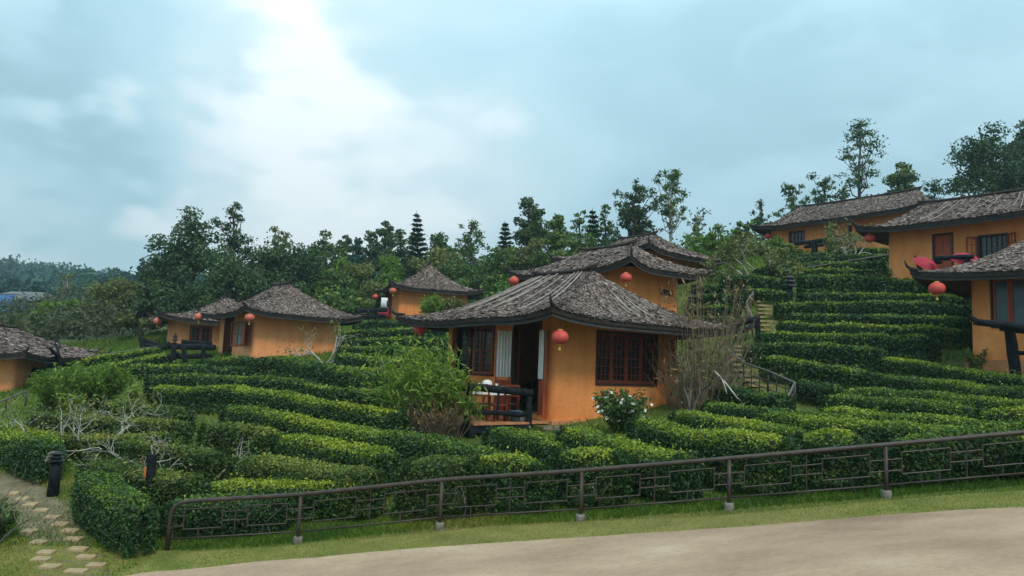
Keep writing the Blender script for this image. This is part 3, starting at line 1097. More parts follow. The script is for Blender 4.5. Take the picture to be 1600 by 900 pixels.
# ------------------------------------------------------------------ railing along the road
posts_px = [(263, 861), (465, 850), (687, 828), (907, 815), (1139, 798), (1385, 778), (1640, 757)]
PP = [hit(*p) for p in posts_px]
for _ in range(2):
    q = PP[-1] + (PP[-1] - PP[-2])
    PP.append(np.array([q[0], q[1], g1(q[0], q[1])]))
RH = .70
fence = empty('railing', PP[0])
tag(fence, 'long brown iron railing with square lattice along the road verge', 'railing')
O0 = PP[0]


def rail_pt(k, u, v):
    """panel k, u along, v height share"""
    a, b = PP[k], PP[k + 1]
    return a + (b - a) * u + UP * (.06 + v * (RH - .06))


for k, p in enumerate(PP):
    if k == 0:
        continue
    mb = MB()
    mb.tube([p - UP * .05, p + UP * (RH - .02)], .028, 8)
    mb.build('post', M['iron'], fence, True, O0)
    mb = MB()
    mb.lathe(p - UP * .12, [(.072, 0), (.070, .19), (.062, .22)], 10)
    mb.build('footing', M['footing'], fence, True, O0)
a, b = PP[0], PP[1]
d01 = (b - a) / np.linalg.norm(b - a)
top = [a - UP * .05 - d01 * .02, a + UP * .40 - d01 * .02, a + UP * .56 + d01 * .0, a + UP * .64 + d01 * .05, a + UP * .685 + d01 * .14, a + UP * RH + d01 * .26] + [p + UP * RH for p in PP[1:]]
mb = MB()
mb.tube(top, .032, 10)
mb.build('top_rail', M['iron'], fence, True, O0)
for k in range(len(PP) - 1):
    mb = MB()
    mb.tube([rail_pt(k, .012, .17), rail_pt(k, .988, .17)], .014, 6)
    mb.build('bottom_rail', M['iron'], fence, True, O0)
    V0 = .17
    vv = lambda q: V0 + (1 - V0) * q
    Hs = [(.012, .10, .62), (.012, .10, .34), (.10, .40, .78), (.10, .40, .24), (.40, .60, .66), (.40, .60, .42),
          (.60, .90, .78), (.60, .90, .24), (.90, .988, .62), (.90, .988, .34)]
    Vs = [(.10, .24, .78), (.40, .24, .78), (.60, .24, .78), (.90, .24, .78), (.50, 0, 1), (.22, 0, .24), (.31, .78, 1), (.72, 0, .24), (.80, .78, 1), (.33, 0, .24)]
    for (u0, u1, q) in Hs:
        mb = MB()
        mb.tube([rail_pt(k, u0, vv(q)), rail_pt(k, u1, vv(q))], .010, 5)
        mb.build('lattice_bar', M['iron'], fence, False, O0)
    for (u, q0, q1) in Vs:
        mb = MB()
        mb.tube([rail_pt(k, u, vv(q0)), rail_pt(k, u, vv(q1))], .010, 5)
        mb.build('lattice_bar', M['iron'], fence, False, O0)

# ------------------------------------------------------------------ deck of the nearest hut


def hw(h, x, y, z=0.0):
    c, s = math.cos(h['th']), math.sin(h['th'])
    return np.array([h['W0'][0] + c * x - s * y, h['W0'][1] + s * x + c * y, h['W0'][2] + z])


deck = empty('deck', hw(HM, -1.2, 2.0, -.10), HM['th'])
tag(deck, 'raised terrace floor of planks on dark posts before the open doorway', 'deck')
DO = np.array([-1.2, 2.0, -.10])
for i in range(13):
    mb = MB()
    x0 = -2.42 + i * .176
    mb.box((x0 - DO[0], -.02 - DO[1], -.05), (x0 + .168 - DO[0], 4.0 - DO[1], .0))
    mb.build('plank', M['tile'], deck)
for y in (.0, 2.0, 3.9):
    mb = MB()
    mb.box((-2.40 - DO[0], y - DO[1], -.22), (-.16 - DO[0], y + .12 - DO[1], -.055))
    mb.build('beam', M['char'], deck)
for (x, y) in ((-2.4, .1), (-2.4, 2.0), (-2.4, 3.9), (-.8, .05)):
    w = hw(HM, x, y)
    mb = MB()
    mb.tube([(x - DO[0], y - DO[1], g1(w[0], w[1]) - HM['W0'][2] - .05 - DO[2]), (x - DO[0], y - DO[1], -.06)], .10, 8)
    mb.build('leg', M['char'], deck, True)


def log(mb, a, b, r0, r1, rng, n=9, wob=.03, fork=False):
    wob, n = wob * .5, 7
    a, b = np.asarray(a, float), np.asarray(b, float)
    ts = np.linspace(0, 1, n)
    pts = [a + (b - a) * t + (rng.normal(size=3) * wob if 0 < t < 1 else 0) for t in ts]
    mb.tube(pts, [r0 + (r1 - r0) * t + rng.uniform(-.07, .07) * r0 for t in ts], 9)
    if fork:
        d = (b - a) / np.linalg.norm(b - a)
        mb.tube([a + d * .12, a - d * .03 + UP * .10, a - d * .06 + UP * .20], [r0 * .9, r0 * .7, r0 * .3], 7)


rngl = np.random.default_rng(44)
lr = empty('log_railing', hw(HM, -2.4, .3, 0))
tag(lr, 'black charred log railing around the deck of the nearest hut', 'railing')
LO = hw(HM, -2.4, .3, 0)
for (a_, b_, r0, r1, nm) in [
    (hw(HM, -2.75, .34, .74), hw(HM, -.68, .02, .60), .085, .095, 'top_log'), (hw(HM, -2.42, .10, .70), hw(HM, -2.42, 4.1, .72), .08, .085, 'top_log'),
    (hw(HM, -2.4, .30, .12), hw(HM, -.75, .05, .10), .05, .06, 'bottom_log'), (hw(HM, -2.42, .3, .12), hw(HM, -2.42, 4.0, .12), .05, .055, 'bottom_log')]:
    mb = MB()
    log(mb, a_, b_, r0, r1, rngl)
    mb.build(nm, M['char'], lr, True, LO)
for (x, y, z0, z1, r) in [(-.74, .05, -.45, .62, .085), (-2.42, .28, -.75, .72, .075), (-2.42, 2.1, -.6, .7, .065), (-2.42, 4.0, -.5, .72, .07), (-1.6, .17, .1, .64, .03)]:
    mb = MB()
    log(mb, hw(HM, x, y, z0), hw(HM, x, y, z1), r, r * .95, rngl, 6, .012)
    mb.build('post', M['char'], lr, True, LO)


def frame_seat(name, label, cat, h, x, y, z, wdt, hgt, back=0.0, rz=0.0, mat='redwood', cloth=None):
    root = empty(name, hw(h, x, y, z), h['th'] + rz)
    tag(root, label, cat)
    w2 = wdt / 2
    mb = MB()
    mb.box((-w2 - .02, -w2 - .02, hgt - .035), (w2 + .02, w2 + .02, hgt))
    mb.build('top' if not back else 'seat', M[mat], root)
    for sx in (-1, 1):
        for sy in (-1, 1):
            mb = MB()
            mb.box((sx * w2 - .022, sy * w2 - .022, 0), (sx * w2 + .022, sy * w2 + .022, hgt - .037 if not (back and sy > 0) else hgt + back))
            mb.build('leg', M[mat], root)
    for sx in (-1, 1):
        mb = MB()
        mb.box((sx * w2 - .012, -w2 + .024, hgt * .42), (sx * w2 + .012, w2 - .024, hgt * .42 + .03))
        mb.build('stretcher', M[mat], root)
    if back:
        for k in range(3):
            mb = MB()
            zz = hgt + back * (.35 + .28 * k)
            mb.box((-w2 + .024, w2 - .014, zz), (w2 - .024, w2 + .014, zz + .05))
            mb.build('back_slat', M[mat], root)
    if cloth:
        mb = MB()
        n = 24
        vs, fs = [], []
        for j, (k, zz) in enumerate(((0, .014), (.9, .014), (1.06, -.01), (1.10, -.10), (1.13, -.20))):
            for i in range(n):
                a = 2 * math.pi * i / n
                ca, sa = math.cos(a), math.sin(a)
                q = (w2 + .03) * k / max(abs(ca), abs(sa)) * (1 + (.02 * math.sin(5 * a + j) if j > 2 else 0))
                vs.append((q * ca, q * sa, hgt + zz))
        for j in range(4):
            for i in range(n):
                i2 = (i + 1) % n
                fs.append((j * n + i, j * n + i2, (j + 1) * n + i2, (j + 1) * n + i))
        mb.add(vs, fs)
        mb.build('cloth', M['white'], root, True)
    return root


frame_seat('table', 'small table under a white cloth on the deck', 'table', HM, -1.15, 1.25, -.095, .72, .80, cloth=True)
frame_seat('chair', 'dark red wooden chair on the deck nearest the doorway', 'chair', HM, -1.05, .55, -.095, .42, .42, .45, rz=R(180), mat='redwood')
frame_seat('chair', 'dark red wooden chair on the deck beside the shrub', 'chair', HM, -1.75, .75, -.095, .42, .42, .45, rz=R(150), mat='redwood')
frame_seat('stool', 'low red stool behind the log railing', 'stool', HM, -1.45, .42, -.095, .34, .40, mat='redwood')
# things on and under the table
c = hw(HM, -1.15, 1.25, .72)
tp = empty('tea_set', c)
tag(tp, 'pale cups and crumpled cloth on the deck table', 'tea set')
mb = MB()
mb.lathe((0, 0, 0), [(.10, 0), (.13, .06), (.11, .12), (.04, .15)], 14)
mb.build('pot', M['white'], tp, True)
for k in range(3):
    mb = MB()
    a = 1.9 * k
    mb.lathe((.24 * math.cos(a), .24 * math.sin(a), 0), [(.025, 0), (.04, .05), (.042, .06)], 10)
    mb.build('cup', M['white'], tp, True)
tub = hw(HM, -.98, .28, -.095)
mb = MB()
mb.lathe((0, 0, 0), [(.12, 0), (.15, .24), (.165, .25), (.15, .255)], 16)
tag(mb.build('tub', M['teal_plastic'], None, True, None), 'blue grey tub on the deck behind the log railing', 'tub').location = tub
wb = hw(HM, -.78, .34, -.095)
mb = MB()
mb.lathe((0, 0, 0), [(.15, 0), (.18, .10), (.12, .20), (.03, .23)], 14)
tag(mb.build('cloth_bundle', M['white'], None, True, None), 'white cloth bundle on the deck by the doorway', 'cloth').location = wb

# rubble retaining wall in front of the nearest hut
rw = empty('stone_wall', hw(HM, .4, -.55, -.5))
tag(rw, 'low rubble stone wall below the corner of the nearest hut', 'wall')
RO = hw(HM, .4, -.55, -.5)
rngs = np.random.default_rng(9)
protos = []
for k in range(5):
    mb = MB()
    vs = []
    for i in range(3):
        for j in range(8):
            a = 2 * math.pi * j / 8
            q = (.8, 1.0, .75)[i] * rngs.uniform(.85, 1.12)
            vs.append((q * math.cos(a) * .5, q * math.sin(a) * .42, (-.5, 0, .5)[i] * rngs.uniform(.85, 1.1)))
    fs = [(i * 8 + j, i * 8 + (j + 1) % 8, (i + 1) * 8 + (j + 1) % 8, (i + 1) * 8 + j) for i in range(2) for j in range(8)] + [tuple(range(8))[::-1], tuple(16 + j for j in range(8))]
    me = bpy.data.meshes.new('stone')
    mb.v = vs
    me.from_pydata(vs, [], fs)
    me.materials.append(M['rubble'])
    protos.append(me)
for row in range(3):
    x = -.72
    while x < 1.9:
        w = rngs.uniform(.18, .34)
        s = link('stone', protos[rngs.integers(5)], rw)
        P = hw(HM, x + w / 2, -.52 - .04 * row + rngs.uniform(-.03, .03), -.26 - .17 * row)
        s.location = P - RO
        s.rotation_euler = (rngs.uniform(-.15, .15), rngs.uniform(-.15, .15), HM['th'] + rngs.uniform(-.2, .2))
        s.scale = (w * 1.05, .34, .175)
        x += w
mb = MB()
a0, a1, b0, b1 = hw(HM, -.72, -.50, -.19), hw(HM, 1.95, -.50, -.19), hw(HM, 1.95, -.12, -.17), hw(HM, -.72, -.12, -.17)
mb.add([a0, a1, b1 * 0 + b0, b1, *[q - UP * .9 for q in (a0, a1, b0, b1)]], [(0, 1, 2, 3), (0, 4, 5, 1), (1, 5, 6, 2), (3, 2, 6, 7), (0, 3, 7, 4)])
M['moss'] = surf('mossy_ledge', (.060, .085, .015), (.16, .15, .05), 3, bump=.5)
mb.build('ledge', M['moss'], rw, False, RO)

# ------------------------------------------------------------------ log terraces of the other huts


def log_terrace(label, root_p, logs, name='log_railing'):
    root = empty(name, root_p)
    tag(root, label, 'railing', 'charred log railings')
    rng = np.random.default_rng(int(abs(root_p[0] * 10)) + 3)
    for (nm, a, b, r0, r1, fk) in logs:
        mb = MB()
        log(mb, at(*a), at(*b), r0, r1, rng, 8, .02, fk)
        mb.build(nm, M['char'], root, True, root_p)
    return root


log_terrace('stacked black log railing on the terrace of the left centre hut', hit(290, 566), [
    ('top_log', (264, 541, 31.0), (335, 543, 33.0), .13, .14, True), ('top_log', (285, 534, 32.5), (330, 537, 33.8), .10, .10, False),
    ('bottom_log', (263, 557, 31.0), (330, 557, 33.0), .10, .11, False), ('post', (272, 538, 31.1), (270, 566, 31.1), .11, .12, False),
    ('post', (286, 540, 31.4), (289, 566, 31.4), .09, .10, False), ('post', (318, 541, 32.2), (318, 568, 32.2), .10, .10, False), ('bottom_log', (272, 549, 31.1), (289, 562, 31.4), .06, .06, False)])
log_terrace('low black log railing left of the hut with the drooping eave', hit(232, 548), [
    ('top_log', (219, 530, 39), (250, 541, 40), .12, .12, True), ('bottom_log', (220, 538, 39), (262, 544, 40), .11, .11, False),
    ('post', (222, 528, 39), (222, 548, 39), .11, .11, False), ('post', (242, 536, 39.6), (241, 550, 39.6), .10, .10, False)])
log_terrace('black log railing left of the small hut by the conifer', hit(575, 512), [
    ('top_log', (556, 486, 46), (604, 484, 48), .13, .15, True), ('bottom_log', (556, 496, 46), (600, 494, 48), .14, .14, False),
    ('post', (560, 484, 46), (560, 512, 46), .11, .11, False), ('post', (588, 484, 47.3), (588, 510, 47.3), .11, .11, False)])
log_terrace('bent black log railing in front of the highest hut', hit(1270, 396), [
    ('top_log', (1244, 381, 42.5), (1312, 372, 39.6), .12, .13, False), ('bottom_log', (1258, 386, 42), (1300, 380, 40), .10, .12, False),
    ('post', (1272, 376, 41.2), (1273, 396, 41.2), .16, .18, False), ('post', (1308, 372, 39.8), (1308, 396, 39.8), .10, .10, False)])
log_terrace('thick black log rail with a forked end by the right hut', hit(1590, 592), [
    ('top_log', (1521, 503, 19.4), (1660, 516, 18.4), .085, .12, True), ('top_log', (1562, 513, 19.2), (1660, 524, 18.4), .07, .09, False),
    ('post', (1577, 508, 19.2), (1590, 600, 19.4), .125, .135, False), ('bottom_log', (1584, 551, 19.3), (1660, 553, 18.5), .06, .06, False)])
log_terrace('black log parapet in front of the closed red door', hit(1500, 430), [
    ('top_log', (1432, 408, 27.2), (1470, 409, 26.4), .10, .10, True), ('top_log', (1462, 404, 26.2), (1520, 401, 24.8), .09, .09, False),
    ('post', (1436, 404, 27.0), (1436, 432, 27.0), .09, .09, False), ('post', (1512, 400, 25.0), (1512, 425, 25.0), .09, .09, False)])


def parasol(label, px, py, Y, rad, tilt, az):
    c = at(px, py, Y)
    root = empty('parasol', c)
    tag(root, label, 'parasol', 'red parasols on the upper terrace')
    Rm = Matrix.Rotation(az, 3, 'Z') @ Matrix.Rotation(tilt, 3, 'X')
    n = 16
    prof = [(0, .34), (.25, .32), (.5, .25), (.78, .12), (1.0, -.06)]
    vs, fs = [], []
    for (q, z) in prof:
        for k in range(n):
            a = 2 * math.pi * k / n
            s_ = 1 if k % 2 == 0 else .965
            vs.append(tuple(Rm @ Vector((rad * max(q, .02) * s_ * math.cos(a), rad * max(q, .02) * s_ * math.sin(a), rad * z))))
    for i in range(len(prof) - 1):
        for k in range(n):
            k2 = (k + 1) % n
            fs.append((i * n + k, i * n + k2, (i + 1) * n + k2, (i + 1) * n + k))
    mb = MB()
    mb.add(vs, fs)
    mb.build('canopy', M['crimson'], root)
    mb = MB()
    mb.tube([tuple(Rm @ Vector((0, 0, rad * .40))), tuple(Rm @ Vector((0, 0, -rad * .95)))], .02, 6)
    mb.build('pole', M['drystem'], root)
    for k in range(0, n, 2):
        a = 2 * math.pi * k / n
        mb = MB()
        mb.tube([tuple(Rm @ Vector((0, 0, rad * .30))), tuple(Rm @ Vector((rad * .96 * math.cos(a), rad * .96 * math.sin(a), -.055 * rad)))], .010, 4)
        mb.build('rib', M['drystem'], root)


parasol('big crimson parasol lying before the closed red door', 1447, 411, 26.6, .46, R(40), R(10))
parasol('crimson parasol tilted below the barred window at right', 1508, 404, 25.4, .46, R(36), R(-14))

# garment hung by the door of the small hut
gp = at(600, 480, 48.4)
gm = empty('garment', gp)
tag(gm, 'red and white garment hanging beside the door of the hut by the conifer', 'garment')
for (nm, m_, z0, z1, w0, w1) in (('top', 'white', -.05, .62, .26, .20), ('sleeve', 'navy', .05, .45, .36, .30), ('skirt', 'crimson', -.72, -.05, .40, .27)):
    mb = MB()
    n = 20
    dep = .10 if nm != 'sleeve' else .07
    vs = []
    for (z, w) in ((z0, w0), ((z0 + z1) / 2, (w0 + w1) / 2), (z1, w1)):
        for k in range(n):
            a = 2 * math.pi * k / n
            q = 1 + .10 * math.sin(5 * a + z * 3)
            vs.append((w * q * math.cos(a), dep * q * math.sin(a), z))
    mb.add(vs, [(j * n + k, j * n + (k + 1) % n, (j + 1) * n + (k + 1) % n, (j + 1) * n + k) for j in range(2) for k in range(n)] + [tuple(range(n))[::-1], tuple(2 * n + k for k in range(n))])
    mb.build(nm, M[m_], gm, True)

# ------------------------------------------------------------------ tea hedges


def resample(P, ds):
    P = np.asarray(P)
    seg = np.linalg.norm(np.diff(P[:, :2], axis=0), axis=1)
    s = np.concatenate([[0], np.cumsum(seg)])
    n = max(4, int(s[-1] / ds) + 1)
    t = np.linspace(0, s[-1], n)
    return np.stack([np.interp(t, s, P[:, 0]), np.interp(t, s, P[:, 1])], 1), s[-1]


HEDGE_N = [0]


def hedge(label, pix, h=.75, w=1.05, bright=0.0, mat='tea', world_pts=None, dens=1.0):
    HEDGE_N[0] += 1
    seed = 100 + HEDGE_N[0]
    rng = np.random.default_rng(seed)
    h, w = h * .95, w * .60
    P = np.array([hit(x, y, h * .92) for (x, y) in pix])
    P[:, 1] = np.maximum(P[:, 1], np.interp(P[:, 0], [p[0] for p in PP], [p[1] for p in PP], left=0.0) + .35 + w * .5)
    if pix[-1][0] >= 1580:
        dv = P[-1, :2] - P[-2, :2]
        q = P[-1, :2] + dv / np.linalg.norm(dv) * 4.0
        P = np.vstack([P, [q[0], q[1], 0]])
    Q, length = resample(P, .30)
    n = len(Q)
    # smooth bends and let the row wander a little
    for _ in range(4):
        Q[1:-1] = (Q[:-2] + 2 * Q[1:-1] + Q[2:]) / 4
    d = np.gradient(Q, axis=0)
    d /= np.linalg.norm(d, axis=1, keepdims=True) + 1e-9
    lat = np.stack([-d[:, 1], d[:, 0]], 1)
    s = np.linspace(0, length, n)
    zg = gz(Q[:, 0], Q[:, 1])
    Yd = float(np.mean(Q[:, 1]))
    Ymin = float(np.min(Q[:, 1]))
    hh = h * (1 + .12 * vnoise(s * .9, s * 0, seed) + .06 * vnoise(s * 3.1, s * 0, seed + 11))
    ww = w * (1 + .17 * vnoise(s * .9, s * 0 + 3, seed + 1))
    endf = np.clip(np.minimum(s, length - s) / (w * .35), 0, 1)
    endf = np.sqrt(np.clip(1 - (1 - endf) ** 2, 0, 1)) * .45 + .55

    def point(si, phi):
        """surface point; phi 0..1 from the left foot over the top to the right foot"""
        x = np.interp(si, s, Q[:, 0])
        y = np.interp(si, s, Q[:, 1])
        lx, ly = np.interp(si, s, lat[:, 0]), np.interp(si, s, lat[:, 1])
        H_ = np.interp(si, s, hh)
        W_ = np.interp(si, s, ww) * np.interp(si, s, endf)
        e = np.interp(si, s, endf)
        a = math.pi * (1 - phi)
        ca, sa = np.cos(a), np.sin(a)
        ex_p = .34
        cx = np.sign(ca) * np.abs(ca) ** ex_p * .5 * W_
        cz = np.abs(sa) ** ex_p * H_ * (.72 + .28 * e)
        narrow = .80 + .20 * np.clip(cz / (H_ * .6), 0, 1)
        lump = 1 + .07 * vnoise(si * 2.3 + phi * 3, phi * 5, seed + 2) + .07 * vnoise(si * 6 + phi * 9, phi * 12, seed + 3) * .6
        cx = cx * narrow * lump
        cz = cz * (1 + .05 * vnoise(si * 3.1, phi * 4, seed + 4))
        gx_, gy_ = x + lx * cx, y + ly * cx
        gl = np.interp(si, s, zg)
        g2 = gz(gx_, gy_)
        k_ = np.clip(cz / (H_ * .55), 0, 1)
        z = np.maximum(g2 + (gl - g2) * k_ * k_ * (3 - 2 * k_), g2 - .05) + cz
        nrm_ = np.stack([lx * np.sign(ca) * np.abs(ca) ** .6, ly * np.sign(ca) * np.abs(ca) ** .6, np.abs(sa) ** .6 * 1.0], -1)
        return np.stack([gx_, gy_, z], -1), unit(nrm_), cz / (H_ + 1e-6)
    base = np.array([Q[n // 2, 0], Q[n // 2, 1], zg[n // 2]])
    root = empty('tea_hedge', base)
    tag(root, label, 'hedge', 'clipped tea hedge rows')
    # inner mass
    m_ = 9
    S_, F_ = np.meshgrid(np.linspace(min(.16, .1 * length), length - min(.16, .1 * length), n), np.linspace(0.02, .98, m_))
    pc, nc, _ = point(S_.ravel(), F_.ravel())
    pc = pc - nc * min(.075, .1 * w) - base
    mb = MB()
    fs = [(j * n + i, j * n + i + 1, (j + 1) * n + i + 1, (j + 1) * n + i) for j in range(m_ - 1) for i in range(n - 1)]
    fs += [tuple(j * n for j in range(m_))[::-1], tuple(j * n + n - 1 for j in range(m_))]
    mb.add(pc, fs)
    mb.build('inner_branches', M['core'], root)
    # leaves
    L = float(np.clip(.0045 * Ymin, .052, .17))
    area = length * (2 * h + w) * 1.0
    cnt = int(min(area * 1.22 * dens / (L * L * .25), 42000))
    ends = int(cnt * .06)
    si = np.concatenate([rng.uniform(0, length, cnt), rng.uniform(0, .06, ends // 2) * length * 0 + rng.uniform(-.02, .1, ends // 2), length - rng.uniform(-.02, .1, ends // 2)])
    # spread the leaves evenly by arc length over sides and top
    fg = np.linspace(0, 1, 400)
    ag = math.pi * (1 - fg)
    cxg, czg = np.sign(np.cos(ag)) * np.abs(np.cos(ag)) ** .34 * .5 * w, np.abs(np.sin(ag)) ** .34 * h
    arc = np.concatenate([[0], np.cumsum(np.hypot(np.diff(cxg), np.diff(czg)))])
    ph = np.interp(rng.uniform(0, arc[-1], len(si)), arc, fg)
    p, nn, zr = point(si, ph)
    kk = rng.normal(0, .017, (len(p), 1)) + (rng.uniform(size=(len(p), 1)) < .022) * rng.uniform(0, .13, (len(p), 1))
    p = p + nn * kk
    keep = zr > rng.uniform(.02, .22, len(zr))
    p, nn, zr, si = p[keep], nn[keep], zr[keep], si[keep]
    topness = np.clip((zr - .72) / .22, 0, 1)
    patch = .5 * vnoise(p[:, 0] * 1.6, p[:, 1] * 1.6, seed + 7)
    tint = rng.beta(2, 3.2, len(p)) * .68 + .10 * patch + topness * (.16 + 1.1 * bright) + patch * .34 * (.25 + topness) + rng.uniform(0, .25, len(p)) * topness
    nn2 = nn.copy()
    nn2[:, 2] += .35
    V = leaves(p - base, unit(nn2), L, L * .52, rng, .50)
    tint = np.clip(tint, 0, 1)
    # the two blunt ends
    for e_, sg in ((0, -1), (n - 1, 1)):
        ne = int(w * h * 1.9 / (L * L * .25))
        b_ = np.sqrt(rng.random(ne)) * rng.choice([-1, 1], ne) * .5 * ww[e_] * .75
        z_ = rng.uniform(.10, .98, ne) * hh[e_]
        bulge = (1 - (np.abs(b_) / (.5 * ww[e_])) ** 2) * .10 + rng.normal(0, .03, ne) - .10 * (z_ / hh[e_] > .85)
        pe = np.stack([Q[e_, 0] + lat[e_, 0] * b_ + d[e_, 0] * sg * bulge, Q[e_, 1] + lat[e_, 1] * b_ + d[e_, 1] * sg * bulge, zg[e_] + z_], 1)
        nv = np.tile([d[e_, 0] * sg, d[e_, 1] * sg, .4], (ne, 1))
        V = np.concatenate([V, leaves(pe - base, unit(nv), L, L * .52, rng, .5)])
        tint = np.concatenate([tint, rng.beta(2, 3.2, ne) * .62])
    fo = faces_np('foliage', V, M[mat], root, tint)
    tag(fo, kind='stuff')
    if Ymin < 14.5:
        mb = MB()
        for k in range(int(length * 7)):
            a = rng.uniform(.05, .95) * length
            q = np.array([np.interp(a, s, Q[:, 0]), np.interp(a, s, Q[:, 1])]) + np.array([np.interp(a, s, lat[:, 0]), np.interp(a, s, lat[:, 1])]) * rng.uniform(-.42, .42) * w
            b0 = np.array([q[0], q[1], g1(*q) - .03])
            mb.tube([b0 - base, b0 - base + np.array([rng.normal(0, .06), rng.normal(0, .06), .22]), b0 - base + np.array([rng.normal(0, .12), rng.normal(0, .12), .5])], [.014, .011, .007], 4, cap=False)
        tag(mb.build('stems', M['thinbark'], root), kind='stuff')
    return root


LEFT = [  # rows between the left huts and the railing, from the top down
    ('tea hedge row along the foot of the left centre hut wall', [(321, 560), (447, 561), (505, 574), (586, 592)], .75, 1.1, -.05, 'tea'),
    ('short tea hedge below the stacked log railing', [(205, 571), (290, 572), (382, 576)], .6, .9, -.02, 'tea'),
    ('tea hedge row second below the left centre hut', [(236, 591), (330, 590), (425, 592), (546, 607)], .7, 1.0, .08, 'tea'),
    ('short tea hedge tucked behind the feathery shrub by the deck', [(545, 611), (605, 615)], .6, .9, .08, 'tea'),
    ('tea hedge row third below the left centre hut, yellow on top', [(244, 608), (365, 610), (461, 622), (538, 637), (625, 648)], .75, 1.05, .18, 'tea'),
    ('short dark tea hedge between the pale branches and the feathery green bush', [(172, 631), (240, 636), (290, 644)], .65, 1.0, -.02, 'tea_olive'),
    ('dark tea hedge row running down to the foot of the deck shrub', [(362, 642), (475, 652), (585, 674), (650, 684), (735, 696), (782, 706)], .75, 1.05, .02, 'tea'),
    ('yellowish tea hedge behind the bare pale bush', [(325, 666), (380, 668), (436, 674)], .7, 1.0, .14, 'tea_olive'),
    ('tea hedge row ending in a blunt face left of the big clipped block', [(440, 683), (500, 689), (560, 698), (612, 707)], .85, 1.1, .14, 'tea'),
    ('rounded dull tea hedge right of the bare pale bush', [(378, 710), (475, 721), (580, 740)], .8, 1.2, .0, 'tea_olive'),
    ('low bright tea hedge behind the left panels of the railing', [(330, 760), (420, 759), (500, 757), (585, 756)], .6, 1.0, .2, 'tea'),
    ('dark tea hedge behind the first railing panel at its curved end', [(268, 782), (330, 779), (400, 775), (448, 771)], .62, 1.0, -.04, 'tea'),
    ('big clipped tea block behind the third railing post', [(636, 726), (690, 730), (736, 742)], .95, 1.35, .05, 'tea_olive'),
    ('narrow tea hedge between the big clipped block and the deck post', [(752, 716), (800, 724), (850, 738)], .9, .95, .22, 'tea'),
    ('tea hedge directly below the deck', [(770, 674), (830, 680), (905, 698)], .65, 1.1, .0, 'tea'),
    ('yellow topped tea block right of the narrow hedge below the deck', [(878, 712), (935, 718), (1000, 738)], .85, 1.1, .26, 'tea'),
    ('tea hedge running from the rubble wall to the fifth railing post', [(888, 674), (980, 689), (1050, 706), (1108, 722)], .85, 1.0, .20, 'tea'),
    ('tea hedge starting at the white flowering bush', [(1000, 658), (1100, 677), (1175, 696), (1290, 706)], .85, 1.05, .14, 'tea'),
    ('tea hedge along the foot of the right wall of the nearest hut', [(1060, 642), (1160, 656), (1262, 672)], .75, 1.0, .08, 'tea'),
    ('tea hedge at the foot of the dry reeds, reaching the stair end', [(1110, 631), (1190, 643), (1280, 650), (1345, 660)], .65, .95, .06, 'tea'),
    ('dark tea hedge between the lower stair rail and the reeds', [(1120, 604), (1180, 612), (1226, 622)], .65, 1.0, -.12, 'tea'),
    ('lone yellow tea hedge end in front of the sixth railing post', [(1258, 682), (1330, 688), (1400, 692)], .85, 1.0, .26, 'tea'),
    ('overgrown hedge on the right bank of the stepping stone path', [(146, 738), (166, 760), (192, 782), (220, 798)], .75, 1.15, -.05, 'tea'),
    ('overgrown hedge left of the black lamp post, along the path', [(-40, 660), (10, 668), (50, 682), (76, 700)], .75, 1.2, .06, 'tea'),
    ('straggly hedge behind the orange sign post', [(150, 722), (220, 742), (300, 752)], .55, 1.2, .05, 'tea_olive'),
    ('olive hedge left of the bare pale bush', [(200, 694), (270, 700), (340, 712)], .6, 1.1, .06, 'tea_olive'),
    ('olive hedge just below the feathery green bush', [(60, 652), (130, 652), (215, 657), (285, 664)], .6, 1.0, .06, 'tea_olive'),
    ('olive hedge under the pale crooked branches at far left', [(40, 676), (120, 682), (200, 680), (270, 682)], .55, 1.1, .04, 'tea_olive'),
    ('tea hedge behind the second railing post', [(418, 742), (470, 744), (530, 748)], .6, 1.0, .05, 'tea'),
    ('thin bright tea hedge along the path rail far left', [(60, 577), (130, 563), (190, 553), (246, 545)], .5, .8, .16, 'tea'),
    ('thin tea hedge just below the path rail far left', [(100, 582), (160, 572), (225, 560), (262, 553)], .5, .8, .12, 'tea'),
    ('dark hedge right of the wall at the left edge', [(52, 576), (90, 580), (140, 588)], .6, .9, -.12, 'tea'),
    ('tea hedge under the small hut by the conifer, top of its slope', [(556, 506), (610, 503), (680, 500)], .6, .9, -.06, 'tea'),
    ('tea hedge second below the small hut by the conifer', [(538, 519), (610, 515), (690, 514)], .6, .9, -.02, 'tea'),
    ('tea hedge third below the small hut by the conifer', [(532, 532), (620, 529), (700, 532)], .6, .9, .0, 'tea'),
    ('tea hedge fourth below the small hut by the conifer', [(535, 544), (620, 545), (690, 550)], .6, .9, .06, 'tea'),
    ('tea hedge behind the bare tree at the left centre hut', [(532, 556), (590, 562), (645, 568)], .6, .9, .04, 'tea'),
    ('tea hedge right of the bare tree at the left centre hut', [(528, 577), (600, 582), (660, 590)], .6, .9, .06, 'tea'),
]
